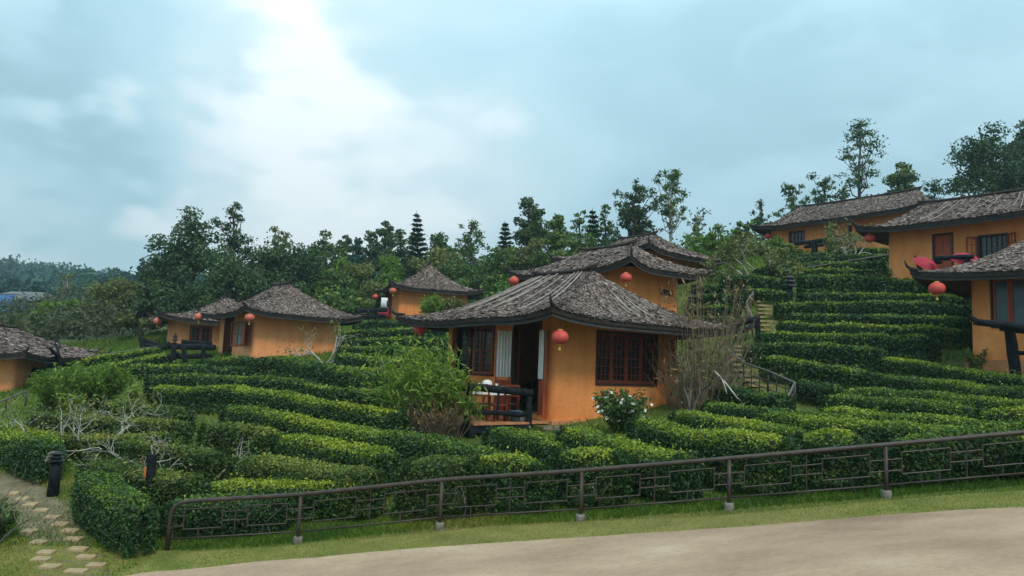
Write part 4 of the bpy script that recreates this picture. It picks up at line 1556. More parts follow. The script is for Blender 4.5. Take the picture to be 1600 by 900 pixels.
RIGHT = [
    ('tall dark tea hedge below the pink flowers and the closed door', [(1250, 433), (1340, 432), (1440, 438), (1500, 442)], .95, 1.1, -.14, 'tea'),
    ('dark tea hedge left of the small black pagoda lamp', [(1130, 433), (1190, 433), (1226, 438)], .75, 1.0, -.12, 'tea'),
    ('tea hedge second below the closed door, right of the pagoda lamp', [(1250, 459), (1380, 459), (1512, 464)], .65, 1.0, .05, 'tea'),
    ('tea hedge at the head of the upper stairs', [(1150, 453), (1190, 454), (1228, 457)], .55, .9, -.05, 'tea'),
    ('tea hedge third below the closed door, beside the upper stairs', [(1214, 475), (1360, 475), (1512, 480)], .7, 1.0, -.02, 'tea'),
    ('narrow tea hedge fourth below the closed door', [(1232, 493), (1370, 494), (1512, 499)], .55, .9, .0, 'tea'),
    ('yellow edged tea hedge fifth below the closed door', [(1220, 505), (1330, 509), (1440, 516), (1512, 519)], .6, .9, .12, 'tea'),
    ('tea hedge ending left of the grassy gap by the right hut', [(1187, 523), (1320, 525), (1460, 532)], .75, 1.0, .0, 'tea'),
    ('thick tea hedge at the bend of the stairs', [(1168, 539), (1270, 541), (1375, 549)], .75, 1.0, -.02, 'tea'),
    ('tea hedge at the foot of the right hut terrace', [(1383, 559), (1473, 571), (1585, 588)], .65, .95, .10, 'tea'),
    ('short tea hedge facing the lower flight of stairs', [(1198, 564), (1280, 570), (1358, 582)], .7, 1.0, .0, 'tea'),
    ('tea hedge passing below the forked log rail', [(1362, 584), (1480, 594), (1610, 609)], .65, .95, -.04, 'tea'),
    ('short dark tea hedge above the stair end post', [(1245, 594), (1313, 607)], .6, .9, -.08, 'tea'),
    ('tea hedge row two below the forked log rail', [(1320, 609), (1460, 615), (1610, 628)], .7, .95, .02, 'tea'),
    ('tea hedge row three below the forked log rail', [(1300, 623), (1420, 633), (1525, 646)], .65, .95, .06, 'tea'),
    ('short bright tea hedge at the right edge above the railing', [(1530, 645), (1620, 648)], .7, .95, .16, 'tea'),
    ('yellow flecked tea hedge row four below the forked log rail', [(1290, 640), (1420, 652), (1530, 664), (1620, 668)], .7, .95, .22, 'tea'),
    ('tea hedge row two above the right end of the railing', [(1190, 652), (1290, 660), (1420, 672), (1620, 682)], .7, .95, .10, 'tea'),
    ('tea hedge row just above the right end of the railing', [(1400, 690), (1500, 692), (1640, 694)], .75, 1.0, .04, 'tea'),
    ('thin tea hedge along the foot of the highest hut', [(1218, 398), (1300, 394), (1385, 390)], .6, .9, -.10, 'tea'),
    ('thin tea hedge second below the highest hut', [(1205, 407), (1300, 403), (1388, 399)], .55, .9, -.06, 'tea'),
    ('thin tea hedge third below the highest hut, above the pipe rail', [(1200, 416), (1290, 412), (1380, 410)], .55, .9, -.04, 'tea'),
    ('thin tea hedge fourth below the highest hut, under the pipe rail', [(1180, 424), (1280, 422), (1390, 421)], .55, .9, -.02, 'tea'),
    ('dark tea hedge left of the upper stairs, above the dry reeds', [(1080, 462), (1120, 460), (1166, 462)], .6, .9, -.08, 'tea'),
    ('tea hedge behind the tops of the dry reeds', [(1075, 480), (1110, 478), (1152, 480)], .6, .9, .05, 'tea'),
    ('tea hedge between the second hut and the bent stair rail', [(1078, 498), (1120, 497), (1150, 499)], .55, .9, .0, 'tea'),
    ('tea hedge under the gnarled pale branched bush', [(1085, 445), (1130, 446)], .55, .9, -.10, 'tea'),
]
for args in LEFT + RIGHT:
    hedge(args[0], args[1], *args[2:])

# ------------------------------------------------------------------ trees and shrubs


def limb_tree(mb, p, d, L, r, rng, lev, tips, bend=.35, n=2, droop=0.0, ratio=.72):
    """recursive tapered branching"""
    k = 4
    pts, rad = [p], [r]
    q, dd = p.copy(), d / np.linalg.norm(d)
    for i in range(k):
        dd = dd + rng.normal(size=3) * bend * .28
        dd[2] -= droop * .1
        dd = dd / np.linalg.norm(dd)
        q = q + dd * L / k
        pts.append(q)
        rad.append(r * (1 - .38 * (i + 1) / k))
    mb.tube(pts, rad, 6 if r > .03 else 4, cap=False)
    if lev == 0:
        tips.append((q, dd))
        return
    for j in range(n + (rng.random() < .4)):
        nd = dd + rng.normal(size=3) * (.55 + bend * .4)
        nd = nd / np.linalg.norm(nd)
        st = pts[-1] if j < 2 else pts[rng.integers(2, k)]
        limb_tree(mb, st, nd, L * ratio * rng.uniform(.8, 1.15), rad[-1] * (.82 if j == 0 else .66), rng, lev - 1, tips, bend, n, droop, ratio)


def crown_leaves(C, rad, cnt, L, rng, flat=.45, sq=(1, 1, .75), shell=.55, tint_mu=.45, W=.55, droop=0., soft=.35):
    """leaf quads in clumps C (k,3) with radii rad (k)"""
    k = len(C)
    w = rad ** 2
    idx = rng.choice(k, cnt, p=w / w.sum())
    v = unit(rng.normal(size=(cnt, 3)))
    q = shell + (1 - shell) * rng.random((cnt, 1)) ** .6
    q = np.where(rng.random((cnt, 1)) < soft, np.minimum(np.abs(rng.normal(0, .60, (cnt, 1))), 1.25), q)
    off = v * q * rad[idx][:, None] * np.array(sq)
    P = C[idx] + off
    nn = unit(v + np.array([0, 0, .55]))
    ctint = rng.normal(0, .10, k)[idx]
    tint = np.clip(rng.beta(2, 2.4, cnt) * .75 + tint_mu - .35 + ctint, 0, 1)
    return leaves(P, nn, L, L * W, rng, flat, droop), tint


TREE_N = [0]


def tree(label, px, py_top, Y, wpx, kind='broad', mat='mid_leaf', cat='tree', group=None, name='tree', low=.30, cnt=None, tint=.45, bark='bark', lean=0.0, base=None):
    TREE_N[0] += 1
    rng = np.random.default_rng(500 + TREE_N[0])
    g = ground_at(px, Y)
    top = at(px, py_top, Y)
    if base is not None:
        b0 = at(base[0], base[1], Y)
        g = np.array([b0[0], Y, g1(b0[0], Y)])
    H = max(top[2] - g[2], .6)
    rw_ = wpx / FPX * Y / 2
    root = empty(name, g)
    tag(root, label, cat, group)
    tipx = top[0] - g[0]
    L = float(np.clip(.0046 * Y, .10, .55))
    mbt = MB()
    tr = max(.05, min(.20, H * .018))
    axis = lambda t: np.array([tipx * t + lean * math.sin(t * 3.1), 0, H * t])
    if kind == 'conifer':
        mbt.tube([axis(t) - UP * (.15 if t == 0 else 0) for t in np.linspace(0, 1, 8)], [tr * (1 - .9 * t) for t in np.linspace(0, 1, 8)], 7)
        mbt.build('trunk', M[bark], root, True)
        nl = max(11, int(H / (.026 * H + .22)))
        P, T_ = [], []
        for i in range(nl):
            t = low + (1 - low) * i / nl
            rr = rw_ * (1 - (t - low) / (1 - low)) ** .85 * rng.uniform(.85, 1.1) + .05
            nb = rng.integers(7, 10)
            a0 = rng.uniform(0, 6.3)
            for b in range(nb):
                a = a0 + 6.283 * b / nb + rng.normal(0, .1)
                m_ = max(4, int(rr / (L * .20)))
                u = (np.arange(m_) + .5) / m_
                x = u * rr
                z = H * t + .16 * rr * np.sin(u * 2.0) - .05 * rr + .12 * rr * u ** 2
                P.append(np.stack([axis(t)[0] + x * math.cos(a), x * math.sin(a), z], 1))
                P.append(np.stack([axis(t)[0] + x * math.cos(a) + rng.normal(0, L * .28, m_), x * math.sin(a) + rng.normal(0, L * .28, m_), z - L * .12], 1))
        P = np.concatenate(P)
        V = leaves(P, np.tile([0, 0, 1.0], (len(P), 1)), L * 1.5, L * .62, rng, .66)
        fo = faces_np('foliage', V, M[mat], root, np.clip(rng.beta(2, 3, len(P)) + tint - .4, 0, 1))
        tag(fo, kind='stuff')
        return root
    cz0 = H * low
    ch = (H - cz0) / 2
    cc = np.array([tipx * .8, 0, cz0 + ch])
    if kind in ('broad', 'bush', 'bamboo'):
        k = {'broad': 46, 'bush': 30, 'bamboo': 34}[kind]
        v = unit(rng.normal(size=(k, 3)))
        v[:, 2] = np.where(v[:, 2] < -.4, v[:, 2] * .5, v[:, 2])
        q = rng.uniform(.35, .92, (k, 1))
        C = cc + v * q * np.array([rw_, rw_ * .85, ch])
        # pull the outline irregular
        C[:, 0] += rng.normal(0, .10 * rw_, k)
        rad = rng.uniform(.18, .38, k) * min(rw_, ch * 1.1) * (1.0 if kind != 'bamboo' else .75)
        C[:, 2] = np.minimum(C[:, 2], H - rad * .55)
        rad[0] = max(rad[0], .30 * min(rw_, ch * 1.1))
        C[0] = axis(1) - np.array([0, 0, rad[0] * .7])
        C[1] = C[0] + np.array([rng.normal(0, .2 * rw_), 0, -1.1 * rad[0]])
        C[2] = C[0] + np.array([rng.normal(0, .3 * rw_), rng.normal(0, .2 * rw_), -1.9 * rad[0]])
        n = cnt or int(np.clip(4.6 * (rw_ * 2 * (H - cz0)) / (L * L * .27), 900, 9000))
        V, T_ = crown_leaves(C, rad, n, L, rng, .42, soft=.4, tint_mu=tint, W=.55 if kind != 'bamboo' else .32, droop=0 if kind != 'bamboo' else .5)
        limbs = np.concatenate([C[:3], C[rng.choice(np.arange(3, k), min(k - 3, 12), replace=False)]])
    elif kind == 'airy':
        k = 64
        v = unit(rng.normal(size=(k, 3)))
        q = rng.uniform(.25, 1.0, (k, 1))
        C = cc + v * q * np.array([rw_, rw_ * .8, ch])
        rad = rng.uniform(.10, .20, k) * min(rw_, ch * 1.2) * 1.1
        for j_ in range(5):
            rad[j_] = rng.uniform(.16, .26) * rw_
            C[j_] = axis(1) - np.array([rng.normal(0, .22 * rw_), rng.normal(0, .2 * rw_), rad[j_] * .4 + ch * .42 * (j_ / 5)])
        n = cnt or int(np.clip(2.9 * (rw_ * 2 * (H - cz0)) / (L * L * .27), 500, 4500))
        V, T_ = crown_leaves(C, rad, n, L * .78, rng, .35, sq=(1.1, 1.1, .8), tint_mu=tint, soft=.8)
        limbs = C[::2]
    elif kind == 'layer':                              # tall thin tree with flat leaf layers
        C, rad = [], []
        for i in range(15):
            t = low + (1 - low) * (i + .5) / 15
            prof = math.sin(math.pi * min(1, (t - low) / (1 - low) * .80 + .22)) ** .7
            for b in range(3):
                a = rng.uniform(0, 6.283)
                q = rw_ * prof * rng.uniform(.25, 1.0)
                C.append(axis(t) + np.array([q * math.cos(a), q * math.sin(a), rng.normal(0, .02 * H)]))
                rad.append(rw_ * rng.uniform(.24, .40))
        C, rad = np.array(C), np.array(rad)
        n = cnt or int(np.clip(2.2 * (rw_ * 2 * (H - cz0)) / (L * L * .27), 600, 3600))
        V, T_ = crown_leaves(C, rad, n, L * .8, rng, .5, sq=(1.3, 1.3, .34), tint_mu=tint, soft=.6)
        limbs = C[::2]
    # trunk and limbs
    tt = np.linspace(0, .86 if kind != 'layer' else .97, 7)
    mbt.tube([axis(t) - UP * (.2 if t == 0 else 0) + np.array([rng.normal(0, .012 * H * (t > 0)), 0, 0]) for t in tt], [tr * (1 - .75 * t) for t in tt], 7)
    for c_ in limbs:
        t0 = np.clip((c_[2] - .30 * math.hypot(c_[0] - cc[0], c_[1])) / H - .10, .12, .84)
        a_ = axis(t0)
        mid = (a_ + c_) / 2 + np.array([0, 0, -.04 * H]) + rng.normal(size=3) * .015 * H
        mbt.tube([a_, mid, c_], [tr * .42, tr * .28, tr * .12], 4, cap=False)
    mbt.build('trunk', M[bark], root, True)
    fo = faces_np('foliage', V, M[mat], root, T_)
    tag(fo, kind='stuff')
    return root


BG = 'trees behind the huts'
TREES = [
    # label, px, top py, Y, width px, kind, material, low, tint, bark
    ('tall dark rounded tree standing highest left of the left huts', 300, 322, 52, 105, 'broad', 'dark_leaf', .22, .42, 'bark'),
    ('tall open crowned tree touching the sky right of the dark rounded tree', 364, 316, 53, 62, 'airy', 'dark_leaf', .40, .45, 'bark'),
    ('dark tree filling the gap below the open crowned tree', 350, 385, 50, 110, 'broad', 'dark_leaf', .05, .40, 'bark'),
    ('broad dark tree with twiggy top behind the left centre roof', 432, 366, 56, 130, 'broad', 'dark_leaf', .05, .50, 'bark'),
    ('dark bushy tree at the left foot of the tall rounded tree', 262, 400, 50, 70, 'broad', 'dark_leaf', .05, .36, 'bark'),
    ('thin twiggy tree poking out over the broad dark tree', 436, 356, 58, 60, 'airy', 'olive_leaf', .40, .50, 'thinbark'),
    ('small round far tree alone on the skyline at left', 222, 403, 140, 24, 'broad', 'haze_blue_leaf', .25, .40, 'bark'),
    ('smaller far tree next to the lone round skyline tree', 243, 401, 120, 24, 'broad', 'dark_leaf', .30, .45, 'bark'),
    ('pale olive tangled tree filling the slope left of the huts', 190, 432, 62, 110, 'broad', 'olive_leaf', .05, .45, 'thinbark'),
    ('olive brown thicket tree just left of the drooping eave', 220, 470, 50, 70, 'bush', 'olive_leaf', .02, .36, 'thinbark'),
    ('green bushy tree left of the tangled olive tree', 115, 468, 66, 90, 'bush', 'lime_leaf', .02, .35, 'thinbark'),
    ('brownish thicket above the low thatched roof', 150, 486, 56, 85, 'bush', 'olive_leaf', .02, .38, 'thinbark'),
    ('bright green bamboo clump at the far left under the blue roofs', 30, 492, 66, 95, 'bamboo', 'mid_leaf', .02, .60, 'thinbark'),
    ('green bush behind the low thatched roof', 85, 492, 58, 60, 'bush', 'mid_leaf', .02, .50, 'thinbark'),
    ('dark round tree in the valley beside the grey hut', 62, 440, 125, 45, 'broad', 'haze_blue_leaf', .08, .40, 'bark'),
    ('dark tree at the left edge above the blue roofs', 22, 432, 135, 50, 'broad', 'haze_blue_leaf', .08, .36, 'bark'),
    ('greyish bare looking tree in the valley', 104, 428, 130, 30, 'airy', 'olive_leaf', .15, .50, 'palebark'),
    ('blue green tree in the valley right of the bare one', 150, 428, 130, 50, 'broad', 'haze_blue_leaf', .05, .50, 'bark'),
    ('valley tree with a light top before the far ridge', 128, 420, 170, 44, 'broad', 'haze_blue_leaf', .05, .60, 'bark'),
    ('twiggy light tree at the right end of the far ridge', 178, 418, 160, 50, 'airy', 'haze_blue_leaf', .15, .55, 'bark'),
    ('tiny palm like tree on the skyline right of the broad dark tree', 510, 360, 72, 60, 'broad', 'mid_leaf', .25, .45, 'bark'),
    ('slim skyline tree with a tufted top', 540, 366, 80, 30, 'broad', 'dark_leaf', .45, .45, 'bark'),
    ('round dark skyline tree between two slim ones', 560, 372, 78, 44, 'broad', 'haze_blue_leaf', .15, .42, 'bark'),
    ('light skyline tree with a double crown', 578, 360, 78, 40, 'broad', 'dark_leaf', .25, .48, 'bark'),
    ('skyline tree with a bare topknot left of the pointed conifer', 602, 345, 76, 40, 'broad', 'dark_leaf', .20, .50, 'bark'),
    ('dense dark tree just left of the pointed conifer', 626, 358, 74, 56, 'broad', 'dark_leaf', .08, .48, 'bark'),
    ('tall pointed conifer with tiered branches above the small hut', 651, 329, 66, 58, 'conifer', 'dark_leaf', .06, .30, 'bark'),
    ('dark tree half hidden right of the pointed conifer', 690, 364, 74, 66, 'broad', 'mid_leaf', .05, .45, 'bark'),
    ('airy spreading tree on the skyline over the small hut roof', 734, 345, 70, 62, 'airy', 'mid_leaf', .30, .42, 'thinbark'),
    ('dark conifer with a ragged top left of the tall leafy tree', 789, 344, 62, 52, 'conifer', 'dark_leaf', .06, .32, 'bark'),
    ('tall leafy grey green tree above the second roof', 826, 308, 60, 54, 'broad', 'dark_leaf', .34, .56, 'thinbark'),
    ('green pointed bush tree over the left end of the second roof', 873, 335, 56, 52, 'broad', 'mid_leaf', .05, .60, 'bark'),
    ('green tree left of the narrow dark conifer', 905, 330, 58, 40, 'airy', 'mid_leaf', .10, .55, 'bark'),
    ('narrow dark conifer above the second roof', 926, 324, 55, 46, 'conifer', 'dark_leaf', .05, .26, 'bark'),
    ('thin feathery tree right of the narrow dark conifer', 945, 319, 57, 36, 'airy', 'mid_leaf', .20, .50, 'bark'),
    ('dark crooked tree with a dense heart behind the second roof', 990, 283, 54, 72, 'airy', 'dark_leaf', .18, .42, 'bark'),
    ('dense lower crown inside the dark crooked tree', 990, 305, 55, 36, 'broad', 'dark_leaf', .30, .35, 'bark'),
    ('tall slender tree with a fine open crown at centre right', 1045, 266, 56, 72, 'airy', 'mid_leaf', .45, .42, 'palebark'),
    ('airy bush under the tall slender tree', 1020, 352, 55, 60, 'airy', 'dark_leaf', .05, .42, 'bark'),
    ('tall leafy stalks left of the upper bushes', 1085, 352, 50, 26, 'airy', 'mid_leaf', .10, .55, 'thinbark'),
    ('bright tufted bamboo at the top of the slope', 1122, 350, 47, 48, 'bamboo', 'lime_leaf', .05, .35, 'thinbark'),
    ('tall leafy stalk beside the left end of the highest hut', 1156, 346, 46, 24, 'bamboo', 'mid_leaf', .10, .60, 'thinbark'),
    ('dark feathery tree on the skyline left of the highest hut', 1190, 316, 56, 42, 'airy', 'dark_leaf', .15, .48, 'thinbark'),
    ('airy tree behind the left slope of the highest roof', 1240, 288, 58, 60, 'airy', 'mid_leaf', .15, .42, 'thinbark'),
    ('green tree with dense base behind the highest roof', 1287, 271, 58, 58, 'airy', 'dark_leaf', .10, .48, 'bark'),
    ('leafy filler tree left of the tall pine', 1318, 290, 60, 44, 'airy', 'mid_leaf', .10, .45, 'bark'),
    ('very tall thin pine with flat layers standing above the highest roof', 1345, 194, 60, 66, 'layer', 'dark_leaf', .48, .46, 'thinbark'),
    ('small round crowned tree right of the tall pine', 1409, 253, 62, 54, 'broad', 'mid_leaf', .35, .48, 'bark'),
    ('wispy low tree between the two upper right roofs', 1462, 283, 60, 60, 'airy', 'dark_leaf', .25, .50, 'bark'),
    ('huge dark tree at the upper right corner', 1552, 190, 52, 124, 'broad', 'dark_leaf', .12, .30, 'bark'),
    ('dark tree cut by the right edge', 1606, 186, 54, 80, 'broad', 'dark_leaf', .12, .30, 'bark'),
    ('thin airy sapling under the huge dark tree', 1505, 282, 50, 40, 'airy', 'dark_leaf', .15, .42, 'bark'),
    # yellow green belt of bushes behind the huts
    ('yellow green bush behind the right slope of the left centre roof', 480, 395, 60, 60, 'bush', 'mid_leaf', .02, .50, 'thinbark'),
    ('dark green bush below the skyline right of the broad dark tree', 520, 420, 56, 60, 'bush', 'mid_leaf', .02, .45, 'thinbark'),
    ('lime green bush left of the log railing by the conifer', 535, 402, 60, 56, 'bush', 'lime_leaf', .02, .22, 'thinbark'),
    ('olive brown bush above the log railing by the conifer', 568, 412, 58, 56, 'bush', 'olive_leaf', .02, .42, 'thinbark'),
    ('yellow topped bush left of the pointed conifer', 605, 398, 62, 54, 'bush', 'lime_leaf', .02, .30, 'thinbark'),
    ('olive thicket at the left eave of the small hut', 580, 440, 53, 60, 'bush', 'olive_leaf', .02, .36, 'thinbark'),
    ('yellowish round bush right of the pointed conifer', 685, 385, 63, 52, 'bush', 'olive_leaf', .02, .62, 'thinbark'),
    ('green bush behind the small hut roof peak', 720, 400, 61, 58, 'bush', 'mid_leaf', .02, .45, 'thinbark'),
    ('olive green bush between the small hut and the second roof', 765, 398, 57, 62, 'bush', 'mid_leaf', .02, .50, 'thinbark'),
    ('dark low bush right of the small hut roof', 745, 430, 53, 56, 'bush', 'mid_leaf', .02, .36, 'thinbark'),
    ('lime bush at the left tip of the second roof', 800, 385, 56, 50, 'bush', 'mid_leaf', .02, .58, 'thinbark'),
    ('olive bush over the left slope of the second roof', 842, 372, 55, 56, 'bush', 'olive_leaf', .02, .45, 'thinbark'),
    ('green bush in front of the narrow dark conifer', 895, 365, 52, 60, 'bush', 'mid_leaf', .02, .50, 'thinbark'),
    ('dark green bush at the back of the second roof peak', 960, 366, 52, 56, 'bush', 'dark_leaf', .02, .45, 'thinbark'),
    ('dark thicket at the far end of the slope behind the left roof', 470, 440, 52, 70, 'bush', 'dark_leaf', .02, .42, 'thinbark'),
    ('green thicket right of the left centre roof', 540, 452, 50, 56, 'bush', 'mid_leaf', .02, .46, 'thinbark'),
    ('dark thicket behind the drooping eave', 300, 440, 48, 90, 'bush', 'dark_leaf', .02, .40, 'thinbark'),
    ('bright green bush at the top of the tea slope', 1095, 388, 45, 58, 'bush', 'lime_leaf', .02, .20, 'thinbark'),
    ('olive bush above the gnarled pale branched bush', 1165, 378, 45, 60, 'bush', 'olive_leaf', .02, .34, 'thinbark'),
    ('green leafy shrub before the barred window of the highest hut', 1214, 368, 43, 22, 'bamboo', 'lime_leaf', .02, .32, 'thinbark'),
    ('green shrub at the wall of the highest hut', 1235, 380, 42, 30, 'bush', 'mid_leaf', .02, .60, 'thinbark'),
    ('round green bush right of the second roof tip', 1072, 408, 40, 46, 'bush', 'mid_leaf', .02, .48, 'thinbark'),
    ('olive green bush behind the gnarled branches', 1128, 402, 40, 50, 'bush', 'olive_leaf', .02, .40, 'thinbark'),
    ('dark bush left of the thin hedges under the highest hut', 1196, 392, 43, 40, 'bush', 'mid_leaf', .02, .40, 'thinbark'),
    ('light bush behind the right roof at the edge', 1592, 300, 46, 40, 'bush', 'mid_leaf', .02, .45, 'thinbark'),
]
for (lab, px, pt, Y, w, kd, mt, lo, ti, bk) in TREES:
    small = kd in ('bush', 'bamboo')
    tree(lab, px, pt, Y, w * (1.65 if small else 1.15), kd, mt, 'bush' if small else 'tree', BG, 'bush' if small else ('conifer' if kd == 'conifer' else 'tree'), lo, None, ti, bk)
tree('thin leaning sapling with drooping leaves against the sky', 1098, 325, 52, 34, 'airy', 'dark_leaf', 'tree', BG, 'tree', .55, 260, .45, 'palebark', base=(1062, 395))

# shrubs near the huts ------------------------------------------------


def shrub(label, base_px, Y, height, radius, mat, nleaf, L, seed, stem_mat='drystem', nst=26, tint=.5, leafW=.28, name='shrub', low=.25, flowers=None, spread=.6, up=.9, leaf_from=.5, droop=.2, cat='shrub'):
    """many stems rising from one foot, leafy towards the tips"""
    rng = np.random.default_rng(seed)
    g = hit(*base_px) if Y is None else ground_at(base_px[0], Y)
    root = empty(name, g)
    tag(root, label, cat)
    mb = MB()
    P, D = [], []
    for k in range(nst):
        a = rng.uniform(0, 6.283)
        q = rng.uniform(.15, 1) ** .6 * radius
        hgt = height * rng.uniform(.55, 1.0) * (1 - .25 * q / radius)
        tip = np.array([q * math.cos(a), q * math.sin(a), hgt])
        b = np.array([.18 * q * math.cos(a), .18 * q * math.sin(a), -.05])
        mid = b + (tip - b) * .5 + np.array([0, 0, .12 * height * up]) + rng.normal(size=3) * .06 * height
        pts = [b * (1 - t) ** 2 + mid * 2 * t * (1 - t) + tip * t * t for t in np.linspace(0, 1, 7)]
        mb.tube(pts, [.014 - .009 * t for t in np.linspace(0, 1, 7)], 4, cap=False)
        m_ = nleaf // nst
        t = leaf_from + (1 - leaf_from) * rng.random(m_) ** .8
        pp = np.array([b * (1 - x) ** 2 + mid * 2 * x * (1 - x) + tip * x * x for x in t])
        P.append(pp + rng.normal(size=(m_, 3)) * height * .05)
        D.append(unit(np.tile(tip - mid, (m_, 1)) * .3 + np.array([0, 0, .8]) + rng.normal(size=(m_, 3)) * .5))
    tag(mb.build('stems', M[stem_mat], root, True), kind='stuff')
    P, D = np.concatenate(P), np.concatenate(D)
    V = leaves(P, D, L, L * leafW, rng, .35, droop)
    fo = faces_np('foliage', V, M[mat], root, np.clip(rng.beta(2, 2.2, len(P)) + tint - .5 + .3 * (P[:, 2] / height - .6), 0, 1))
    tag(fo, kind='stuff')
    if flowers:
        fm, n, fl = flowers
        for k in range(n):
            i = rng.integers(len(P))
            c = P[i] + unit(np.array([P[i][0], P[i][1] - .2, .15])) * .10
            c[2] = max(c[2], .25 * height)
            m2 = MB()
            ax = unit(np.array([c[0], c[1], .5 * height]) + rng.normal(size=3) * .2 + np.array([0, -.6, 0]))
            u = unit(np.cross(ax, UP))
            w = np.cross(ax, u)
            for j in range(5):
                aa = 6.283 * j / 5
                dv = u * math.cos(aa) + w * math.sin(aa)
                sv = np.cross(ax, dv)
                s_ = fl * rng.uniform(.8, 1.2)
                m2.add([c, c + dv * s_ * .6 + sv * s_ * .38 + ax * s_ * .2, c + dv * s_ + ax * s_ * .28, c + dv * s_ * .6 - sv * s_ * .38 + ax * s_ * .2], [(0, 1, 2, 3)])
            ob = m2.build('blossom', M[fm], root)
    return root


shrub('tall feathery green shrub beside the deck, with dry brown stems below', (650, 672), 17.6, 2.65, 1.2, 'lime_leaf', 2700, .20, 1, nst=46, tint=.5, leafW=.20, leaf_from=.40, droop=.6)
shrub('smaller feathery green shrub over the deck log railing', (715, 680), 17.3, 1.75, .65, 'lime_leaf', 1000, .17, 2, nst=24, tint=.5, leafW=.22, leaf_from=.45)
shrub('dry brown brush at the foot of the deck shrub', (690, 690), 17.0, 1.15, .75, 'dry_leaf', 900, .11, 3, nst=90, tint=.45, leafW=.2, leaf_from=.3)
shrub('dark leafy bush with white flowers by the wall of the nearest hut', (972, 668), 16.9, 1.15, .62, 'mid_leaf', 4400, .085, 4, 'bark', 60, tint=.36, leafW=.5, leaf_from=.12, flowers=('flower', 60, .046), cat='flower bush')
shrub('soft bright green feathery bush on the slope at left', (150, 634), 22.5, 1.75, 1.15, 'lime_leaf', 5200, .15, 5, nst=60, tint=.34, leafW=.25, leaf_from=.15)
shrub('second soft green feathery bush, left of the first', (95, 634), 23.0, 1.35, .9, 'lime_leaf', 3000, .15, 6, nst=40, tint=.30, leafW=.25, leaf_from=.15)
shrub('small yellow green sapling with long leaves below the feathery bush', (118, 640), 20.5, 1.2, .3, 'lime_leaf', 320, .20, 7, nst=8, tint=.6, leafW=.22, leaf_from=.3)
shrub('yellow green sapling at the left end of a tea row', (222, 632), 21.5, 1.1, .3, 'lime_leaf', 260, .20, 8, nst=7, tint=.6, leafW=.22, leaf_from=.3)
shrub('leafy green shrub on the wall of the small hut by the conifer', (672, 505), 44.5, 2.0, .8, 'lime_leaf', 1100, .24, 10, nst=30, tint=.40, leafW=.4, leaf_from=.35)
shrub('brown shrub right of the leafy one at the small hut', (705, 505), 45.0, 1.5, .9, 'olive_leaf', 900, .22, 11, nst=40, tint=.42, leafW=.4, leaf_from=.25)
shrub('round green bush at the bottom left corner beside the path', (8, 838), 11.2, .72, .42, 'mid_leaf', 3800, .075, 12, 'bark', 50, tint=.46, leafW=.5, leaf_from=.1)
shrub('purple brown bush left of the pink flowers below the closed door', (1385, 425), 30.5, 1.0, .75, 'olive_leaf', 1000, .16, 13, nst=40, tint=.30, leafW=.4, leaf_from=.15)
shrub('pink and orange flowering bush at the wall of the hut with the closed door', (1412, 428), 29.6, .85, .5, 'mid_leaf', 600, .14, 14, nst=30, tint=.5, leafW=.45, leaf_from=.15, flowers=('pink', 26, .07), cat='flower bush')
shrub('orange flowering twigs at the edge of the deck', (705, 610), 18.6, 1.3, .35, 'lime_leaf', 400, .14, 15, nst=14, tint=.5, leafW=.24, leaf_from=.3, flowers=('bloom', 16, .06), cat='flower bush')
shrub('leafy young weed at the grassy gap by the right hut', (1525, 570), 21.0, .8, .4, 'mid_leaf', 500, .11, 16, nst=14, tint=.5, leafW=.4, leaf_from=.15)
for i, (x, Y, lab) in enumerate([(1080, 12.2, 'broad leaved weed behind the fifth railing post'), (1230, 11.6, 'broad leaved weed in the middle of the sixth railing panel'), (1570, 11.0, 'broad leaved weed at the right end of the railing'),
                                 (640, 12.1, 'broad leaved weed left of the third railing post'), (245, 11.9, 'broad leaved weed by the curved end of the railing'), (1500, 11.4, 'broad leaved weed right of the last railing post in view')]):
    shrub(lab, (x, 800), Y, .32, .22, 'lime_leaf', 90, .10, 40 + i, nst=9, tint=.2, leafW=.75, leaf_from=.4, name='weed', cat='weed')

# tall dry reeds right of the nearest hut
rd = hit(1092, 640)
rngr = np.random.default_rng(77)
reed = empty('dry_reed_clump', rd)
tag(reed, 'tall dry brown reed clump at the right wall of the nearest hut', 'reeds')
mb = MB()
P = []
for k in range(170):
    a = rngr.uniform(0, 6.283)
    q = rngr.uniform(0, 1) ** .6 * 1.0
    hgt = rngr.uniform(.9, 3.0) if k % 4 else rngr.uniform(2.6, 4.0)
    b = np.array([.75 * q * math.cos(a), .45 * q * math.sin(a), -.05])
    tip = b + np.array([.95 * q * math.cos(a) + rngr.normal(0, .14), .5 * q * math.sin(a), hgt])
    mid = (b + tip) / 2 + rngr.normal(size=3) * .05
    mid[2] += .05 * hgt
    mb.tube([b, mid, tip], [.010, .008, .004], 4, cap=False)
    if k % 4 == 0:
        for t in rngr.uniform(.8, 1.02, 6):
            P.append(b + (tip - b) * t + rngr.normal(size=3) * .09)
    for t in rngr.uniform(.35, 1, 4):
        P.append(b + (tip - b) * t + rngr.normal(size=3) * .04)
tag(mb.build('stems', M['drystem'], reed), kind='stuff')
P = np.array(P)
V = leaves(P, rngr.normal(size=P.shape), .22, .040, rngr, .2, 1.2)
tag(faces_np('dry_leaves', V, M['dry_leaf'], reed, rngr.random(len(P))), kind='stuff')


